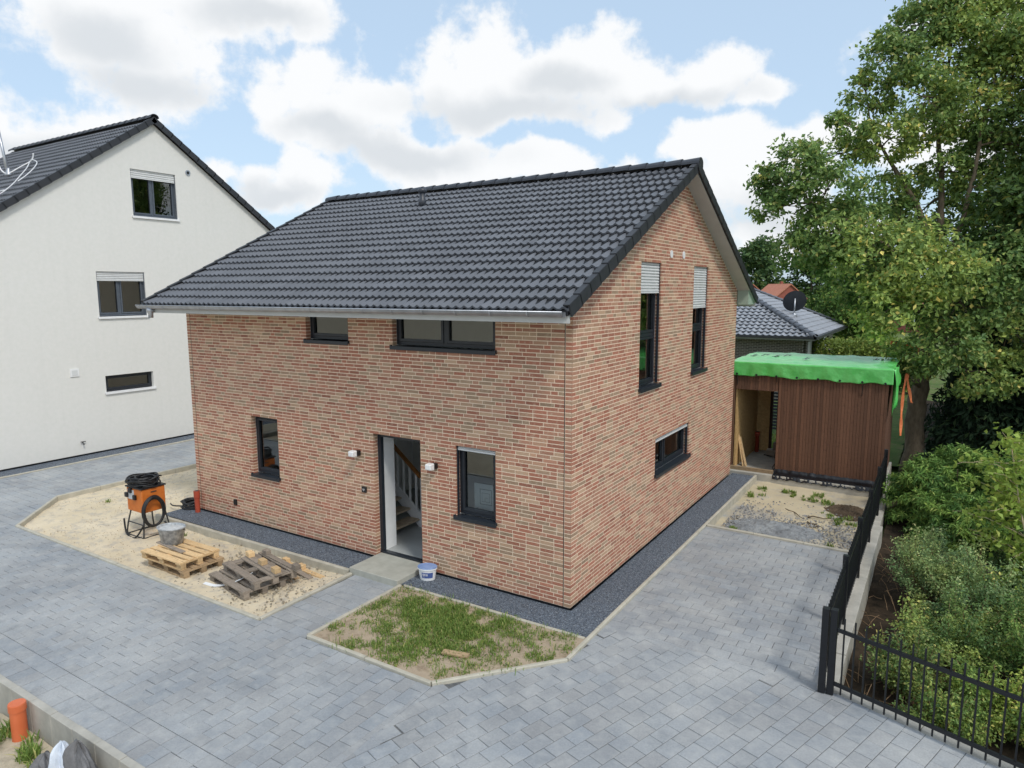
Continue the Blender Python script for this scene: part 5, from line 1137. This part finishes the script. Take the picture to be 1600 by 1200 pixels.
# dark conifers in the shade behind the bright bushes
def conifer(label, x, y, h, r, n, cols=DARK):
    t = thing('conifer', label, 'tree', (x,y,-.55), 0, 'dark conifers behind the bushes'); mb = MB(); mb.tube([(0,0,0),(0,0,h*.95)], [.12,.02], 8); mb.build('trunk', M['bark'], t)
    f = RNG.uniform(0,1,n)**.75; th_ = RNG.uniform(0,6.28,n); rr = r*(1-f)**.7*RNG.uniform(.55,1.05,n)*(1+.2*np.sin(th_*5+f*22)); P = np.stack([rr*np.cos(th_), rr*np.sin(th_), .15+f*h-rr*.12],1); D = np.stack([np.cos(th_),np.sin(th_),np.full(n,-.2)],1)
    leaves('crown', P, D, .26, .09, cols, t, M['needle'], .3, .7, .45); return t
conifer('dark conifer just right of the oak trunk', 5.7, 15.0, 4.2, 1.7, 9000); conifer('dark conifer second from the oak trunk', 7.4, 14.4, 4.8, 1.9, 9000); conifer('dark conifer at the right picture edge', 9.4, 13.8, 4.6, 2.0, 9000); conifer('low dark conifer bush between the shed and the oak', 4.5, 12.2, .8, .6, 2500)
# bright cypress bushes
CYP = (S(84,122,58), S(132,164,82), S(168,186,104))
def cypress(label, x, y, r, h, n, cols=CYP):
    t = thing('cypress_bush', label, 'bush', (x,y,-.55), 0, 'bright green cypress bushes by the fence'); mb = MB()
    for k in range(7): a = RNG.uniform(0,6.28); branch(mb, (0,0,0), (r*.55*math.cos(a), r*.55*math.sin(a), h*.75), .03, .008)
    mb.build('stem', M['bark'], t)
    ns = 150; d = RNG.normal(0,1,(ns,3)); d[:,2] = np.abs(d[:,2])*1.1+.05; d /= np.linalg.norm(d,axis=1)[:,None]; tips = d*np.array((r,r,h*.92))*RNG.uniform(.6,1.22,(ns,1)); tn = RNG.uniform(.65,1.3,ns); P = []; D = []
    k = RNG.integers(0, ns, n); s = RNG.uniform(0,1,(n,1)); out = d[k].copy(); out[:,2] -= .55
    P = tips[k]*(.80+.24*s)+RNG.normal(0,.055,(n,3))*np.array((1,1,.55)); P[:,2] += .12-.12*s[:,0]**2; P[:,2] = np.maximum(P[:,2], .05)
    leaves('foliage', P, out, .13, .032, cols, t, M['needle'], .35, .5, .35, tint=tn[k]); return t
cypress('leftmost bright cypress bush against the end of the fence', 4.55, 9.0, .85, 1.55, 13000); cypress('bright cypress bush in the middle in front of the oak trunk', 5.35, 9.3, 1.0, 1.95, 16000); cypress('tall bright cypress bush at the right edge behind the sapling', 6.5, 9.0, 1.15, 2.15, 16000); cypress('low bright cypress bush in front of the middle one', 5.15, 8.0, .8, 1.15, 10000); cypress('bright cypress bush behind the birch sapling', 6.1, 7.6, .9, 1.5, 10000)
# grey green shrubs
PRV = (S(104,132,84), S(160,184,122), S(196,206,148))
def shrub(label, x, y, r, h, n, cols=PRV, leaf=(.05,.028), name='shrub'):
    t = thing(name, label, 'shrub', (x,y,-.52), 0, 'grey green shrubs behind the front fence'); mb = MB(); Ps = []; Ds = []; Ts = []
    ns = 46
    for k in range(ns):
        a = RNG.uniform(0,6.28); f = math.sqrt(RNG.uniform(0,1)); tip = np.array((r*f*math.cos(a), r*f*math.sin(a), h*RNG.uniform(.45,1.25)*(1-.45*f*f))); s0 = tip*np.array((.25,.25,0)); pts = branch(mb, s0, tip, .009, .003, .04, 6)
        m = n//ns; i = RNG.uniform(.25,1,m)**.7*5.99; j = i.astype(int); A = np.array(pts); p = A[j]+(A[np.minimum(j+1,6)]-A[j])*(i-j)[:,None]; d = RNG.normal(0,1,(m,3)); d /= np.linalg.norm(d,axis=1)[:,None]; Ps.append(p+d*RNG.uniform(.01,.16,(m,1))*np.array((1,1,.7))); Ds.append(d); Ts.append(np.full(m, RNG.uniform(.7,1.45)))
    mb.build('stem', M['twig'], t); leaves('foliage', np.concatenate(Ps), np.concatenate(Ds), *leaf, cols, t, M['leaf'], .6, 0, tint=np.concatenate(Ts)); return t
shrub('pale grey green shrub nearest to the side fence wall', 4.72, 4.4, .75, 1.15, 9000); shrub('broad grey green shrub in the middle of the garden strip', 5.35, 3.6, .95, 1.4, 14000); shrub('grey green shrub right behind the front fence', 5.0, 2.2, .8, 1.0, 9000, (S(92,120,66), S(142,168,96), S(182,190,118))); shrub('darker green shrub at the right picture edge behind the front fence', 6.1, 1.9, .9, 1.2, 11000, (S(80,112,58), S(126,156,82), S(170,180,106))); shrub('low green shrub close to the front fence pickets', 5.5, .9, .7, .7, 7000, (S(96,126,60), S(148,172,88), S(184,190,110))); shrub('dark leafy shrub beside the birch sapling stem', 6.4, 4.6, .9, 1.5, 9000, (S(50,74,44), S(84,110,60), S(120,130,76)), (.07,.045)); shrub('small sparse shrub on the dark soil by the wall', 4.6, 6.2, .5, .6, 2500); shrub('yellow green shrub pressed against the front fence near the corner post', 4.55, 1.05, .6, .85, 6000, (S(84,108,58), S(130,152,86), S(170,172,108))); shrub('low mixed shrub at the foot of the front fence right of the corner', 4.9, .25, .5, .6, 4500, (S(92,120,62), S(142,166,90), S(178,184,110))); shrub('shrub behind the front fence at the right picture edge', 6.3, .35, .8, .9, 7000, (S(86,116,60), S(136,162,86), S(176,184,110))); shrub('dense green shrub below the birch sapling', 5.75, 2.9, .7, 1.2, 8000, (S(94,122,68), S(144,168,96), S(182,188,118)))
# young birch
t = thing('birch_sapling', 'young birch with pale thin stem and yellow green leaves', 'tree', (6.0,4.1,-.55)); mb = MB(); stem = smooth_path([(0,0,0),(.03,.02,.7),(-.02,.05,1.3),(-.18,.2,2.0),(-.35,.3,2.9)],6); mb.tube(stem, [.028-.022*i/(len(stem)-1) for i in range(len(stem))], 8); Ps = []; Ds = []
for k in range(44):
    i = random.randint(8, len(stem)-1); a = RNG.uniform(0,6.28); L = RNG.uniform(.35,1.05); tip = stem[i]+np.array((L*math.cos(a), L*math.sin(a), RNG.uniform(-.1,.35))); pts = np.array(branch(mb, stem[i], tip, .007, .003, .06, 6)); m = 42; j = RNG.integers(1,6,m); p = pts[j]+RNG.normal(0,.08,(m,3)); Ps.append(p); Ds.append(RNG.normal(0,1,(m,3))*.5)
mb.build('stem', M['birch'], t, smooth=True); leaves('foliage', np.concatenate(Ps), np.concatenate(Ds), .11, .08, (S(118,146,62), S(158,180,84), S(184,192,100)), t, M['leaf'], .5, .6)
# dry stems and litter on the soil
mb = MB()
for k in range(170):
    x = RNG.uniform(3.9,5.2); y = RNG.uniform(-.2,6.5); a = RNG.uniform(0,6.28); L = RNG.uniform(.15,.5); branch(mb, (x,y,-.5), (x+L*math.cos(a), y+L*math.sin(a), -.47+RNG.uniform(0,.3)), .005, .003, .1, 3)
o = mb.build('dry_stems', M['twig']); tag(o, 'tangled dry brown stems on the dark garden soil', 'dry stems', kind='stuff')

# ---- weeds and grass
GRS = (S(92,122,58), S(136,158,80), S(180,176,112))
def tufts(name, label, C, nb, h, cols=GRS, parent=None, w=.008, spread=.035):
    C = np.array(C, float); k = RNG.integers(0, len(C), nb); n = nb; base = C[k]; sc = RNG.uniform(.5,1.1,len(C))[k][:,None]
    base = base+np.concatenate([RNG.normal(0,spread,(n,2))*sc, np.zeros((n,1))],1); a = RNG.uniform(0,6.28,n); lean = RNG.uniform(.1,.8,n)[:,None]; d = np.stack([np.cos(a),np.sin(a),np.zeros(n)],1); H = h*RNG.uniform(.4,1.1,(n,1))*sc; sd = np.stack([-d[:,1],d[:,0],d[:,2]],1)*w*RNG.uniform(.6,1.3,(n,1)); up = np.array((0,0,1.))
    m_ = base+up*H*.6+d*lean*H*.35; tp = base+up*H*(1-.35*lean)+d*lean*H
    V = np.stack([base-sd*.6, base+sd*.6, m_+sd, m_-sd, tp], 1).reshape(-1,3); o5 = np.arange(n)[:,None]*5; Q = np.concatenate([o5+np.array((0,1,2,3)), o5+np.array((3,2,4,4))],0)
    c0, c1, c2 = map(np.array, cols); t_ = RNG.uniform(0,1,(n,1)); Cc = c0*(1-t_)+c1*t_; Cc[RNG.uniform(0,1,n) < .1] = c2; Q3 = Q
    me = bpy.data.meshes.new(name); Vq = V
    T1 = np.concatenate([o5+np.array((0,1,2)), o5+np.array((0,2,3)), o5+np.array((3,2,4))],0)
    o = link(name, np_mesh(name, Vq, T1, M['grass'], np.concatenate([Cc,Cc,Cc],0)), parent); return tag(o, label, 'grass', kind='stuff')
C = []
while len(C) < 620:
    x, y = RNG.uniform(-2.8,.55), RNG.uniform(-2.6,-.65)
    if not inbed(x, y): continue
    w = math.exp(-((x+1.6)/.85)**2-((y+1.35)/.5)**2)+.55*math.exp(-((x+1.25)/.25)**2-((y+2.1)/.5)**2)+.13
    if RNG.uniform(0,1) < w: C.append((x,y,-.075))
tufts('bed_weeds', 'patchy green grass and weeds in the kerbed planting bed', C, 17000, .105, w=.0045, spread=.065)
C2 = [(x+RNG.normal(0,.05), y+RNG.normal(0,.05), -.07) for x, y, _ in C for _k in range(14)]; C2 = np.array([c for c in C2 if inbed(c[0], c[1])])
o = leaves('weed_leaves', C2, RNG.normal(0,.4,C2.shape), .05, .022, (S(96,124,58), S(140,156,80), S(176,170,108)), None, M['leaf'], .9); tag(o, 'low broad leaved weeds between the grass tufts of the bed', 'weeds', kind='stuff')
tufts('patch_weeds', 'scattered weed tufts on the sand patch behind the driveway', [(x+RNG.normal(0,.09),y+RNG.normal(0,.09),-.22) for x,y in ((1.0,8.9),(1.5,9.0),(1.75,8.8),(2.15,8.6),(2.2,9.0),(2.9,7.3),(3.1,7.0),(2.7,7.5),(2.95,5.3),(1.1,5.5),(.85,8.2),(2.5,8.5)) for _ in range(5)], 1700, .13)
tufts('lot_weeds', 'green weeds growing at the foot of the low concrete wall', [(x+RNG.normal(0,.05),y+RNG.normal(0,.05),-.5) for x,y in ((-4.75,-5.75),(-4.95,-5.9),(-4.6,-5.95),(-4.2,-5.7),(-4.05,-5.75),(-3.6,-5.7),(-3.75,-5.85),(-5.2,-5.8),(-4.85,-6.0)) for _ in range(5)], 1500, .2)
tufts('sand_weeds', 'few small weed sprigs in the sand bed beside the kerb', [(-8.55,-1.05,-.17),(-8.5,-1.0,-.17),(-12.2,-.6,-.17),(-11.2,1.2,-.17)], 120, .1)
tufts('shed_grass', 'tall grass growing behind the shed', [(RNG.uniform(-2.5,2.5),RNG.uniform(13.6,17),-.47) for _ in range(300)], 6000, .4, w=.014)
t = None
for k, (a, b) in enumerate((((1.75,7.5,-.19),(2.25,6.9,-.17)),((2.3,7.1,-.18),(2.9,7.2,-.18)),((2.35,6.8,-.19),(2.75,6.4,-.18)))):
    mb = MB(); branch(mb, np.array(a)-np.array(a), np.array(b)-np.array(a), .018, .006, .02, 5, .12); o = mb.build('dead_branch', M['bark']); o.location = a
    tag(o, ('thick dark dead branch on the sand patch', 'thin dead twig nearest to the fence on the sand patch', 'short thin twig beside the mortar heap')[k], 'branch', 'dead branches on the sand patch')
# orange straps hanging by the oak
def ribbon(label, pts, w):
    P = smooth_path(pts, 5); c0 = P[0].copy(); mb = MB(); vs_ = []
    for i, p in enumerate(P): vs_ += [p-c0+R_*w/2*(.75+.25*math.cos(i*.8)), p-c0-R_*w/2*(.75+.25*math.cos(i*.8))+np.array((0,.03*math.sin(i*.9),.01))]
    mb.add(vs_, [(2*i,2*i+1,2*i+3,2*i+2) for i in range(len(P)-1)]); o = mb.build('orange_strap', M['strap']); o.location = tuple(c0); sd_ = o.modifiers.new('thick','SOLIDIFY'); sd_.thickness = .006; return tag(o, label, 'strap', 'orange straps at the oak')
ZS = OD-2.2; r_ = lambda x, y, d=0: at_depth(x, y, ZS+d)
ribbon('orange strap hanging lowest beside the green tarpaulin corner', [r_(1417,585), r_(1412,610), r_(1409,640), r_(1408,660), r_(1407,681)], .085)
ribbon('orange strap hanging close in front of the oak trunk', [r_(1418,584), r_(1419,600), r_(1423,622), r_(1424,630)], .09)
mb = MB(); c0 = r_(1392,535,1.8); pth = [r_(1392,535,1.8)-c0, r_(1412,538,1.8)-c0, r_(1434,544,1.75)-c0]; mb.bar(pth[0], pth[1], .03, .10); mb.bar(pth[1], pth[2], .03, .10); mb.bar(pth[2], r_(1430,560,1.75)-c0, .03, .09, (1,0,0)); o = mb.build('orange_strap', M['strap']); o.location = tuple(c0); tag(o, 'orange strap wrapped round the upper oak trunk', 'strap', 'orange straps at the oak')

# ================================================================== FAR BACKGROUND
def far_house(label, x, y, w, d, h, rh, rz):
    t = thing('far_house', label, 'house', (x,y,-.6), rz, 'red roofed houses in the distance'); mb = MB(); mb.box(-w/2,w/2,-d/2,d/2,0,h); mb.add([(-w/2,-d/2,h),(-w/2,d/2,h),(-w/2,0,h+rh),(w/2,-d/2,h),(w/2,d/2,h),(w/2,0,h+rh)], [(0,1,2),(3,5,4)]); mb.build('wall', M['far_brick'], t)
    for s in (-1,1):
        mb = MB(); mb.add([(-w/2-.3,s*(d/2+.4),h-.25),(w/2+.3,s*(d/2+.4),h-.25),(w/2+.3,0,h+rh+.08),(-w/2-.3,0,h+rh+.08)], [(0,1,2,3)]); o = mb.build('roof', M['red_roof'], t); sd_ = o.modifiers.new('thick','SOLIDIFY'); sd_.thickness = .18
    for xx in (-w/4, w/4): MB().box(xx-.5,xx+.5,-d/2-.03,-d/2+.05,1.2,2.4).build('window', M['white'], t)
    for yy in (-d/5, d/5): MB().box(w/2-.05,w/2+.03,yy-.45,yy+.45,1.2,2.4).build('window', M['white'], t)
    MB().box(-.3,.3,.3,.8,h+rh*.6,h+rh+.7).build('chimney', M['far_brick'], t)
far_house('red roofed brick house far behind, left of the dish', -34.0, 150, 8.5, 7, 3.6, 2.8, math.radians(-52)); far_house('red roofed brick house far behind, above the dish', -25.0, 142, 8.5, 7, 3.6, 2.8, math.radians(-50)); far_house('red roofed house far behind the oak crown', 3.0, 96, 10, 8, 3.2, 3.2, math.radians(-50))
FARC = (S(60,88,52), S(98,124,70), S(126,142,86)); proto = None
far_lab = ['tree in the distant tree line beyond the houses']
for k in range(15):
    az = -.52+k*.062+RNG.uniform(-.02,.02)
    D_ = RNG.uniform(165,200); x, y = 4.6+D_*math.sin(az), -9+D_*math.cos(az)
    if proto is None: proto = tree_at('far_tree', far_lab[0], 0, 0, 12, 4.6, 20, FARC, leaf=(.75,.5), dens=.035, group='distant trees', tr=.3, low=.1)
    if k == 0: o = proto
    else:
        o = proto.copy(); COL.objects.link(o)
        for ch in proto.children: c2 = ch.copy(); COL.objects.link(c2); c2.parent = o
    o.location = (x, y, -.7); s_ = RNG.uniform(1.0,1.5); o.scale = (s_*1.2, s_*1.2, s_); o.rotation_euler = (0,0,RNG.uniform(0,6.28))
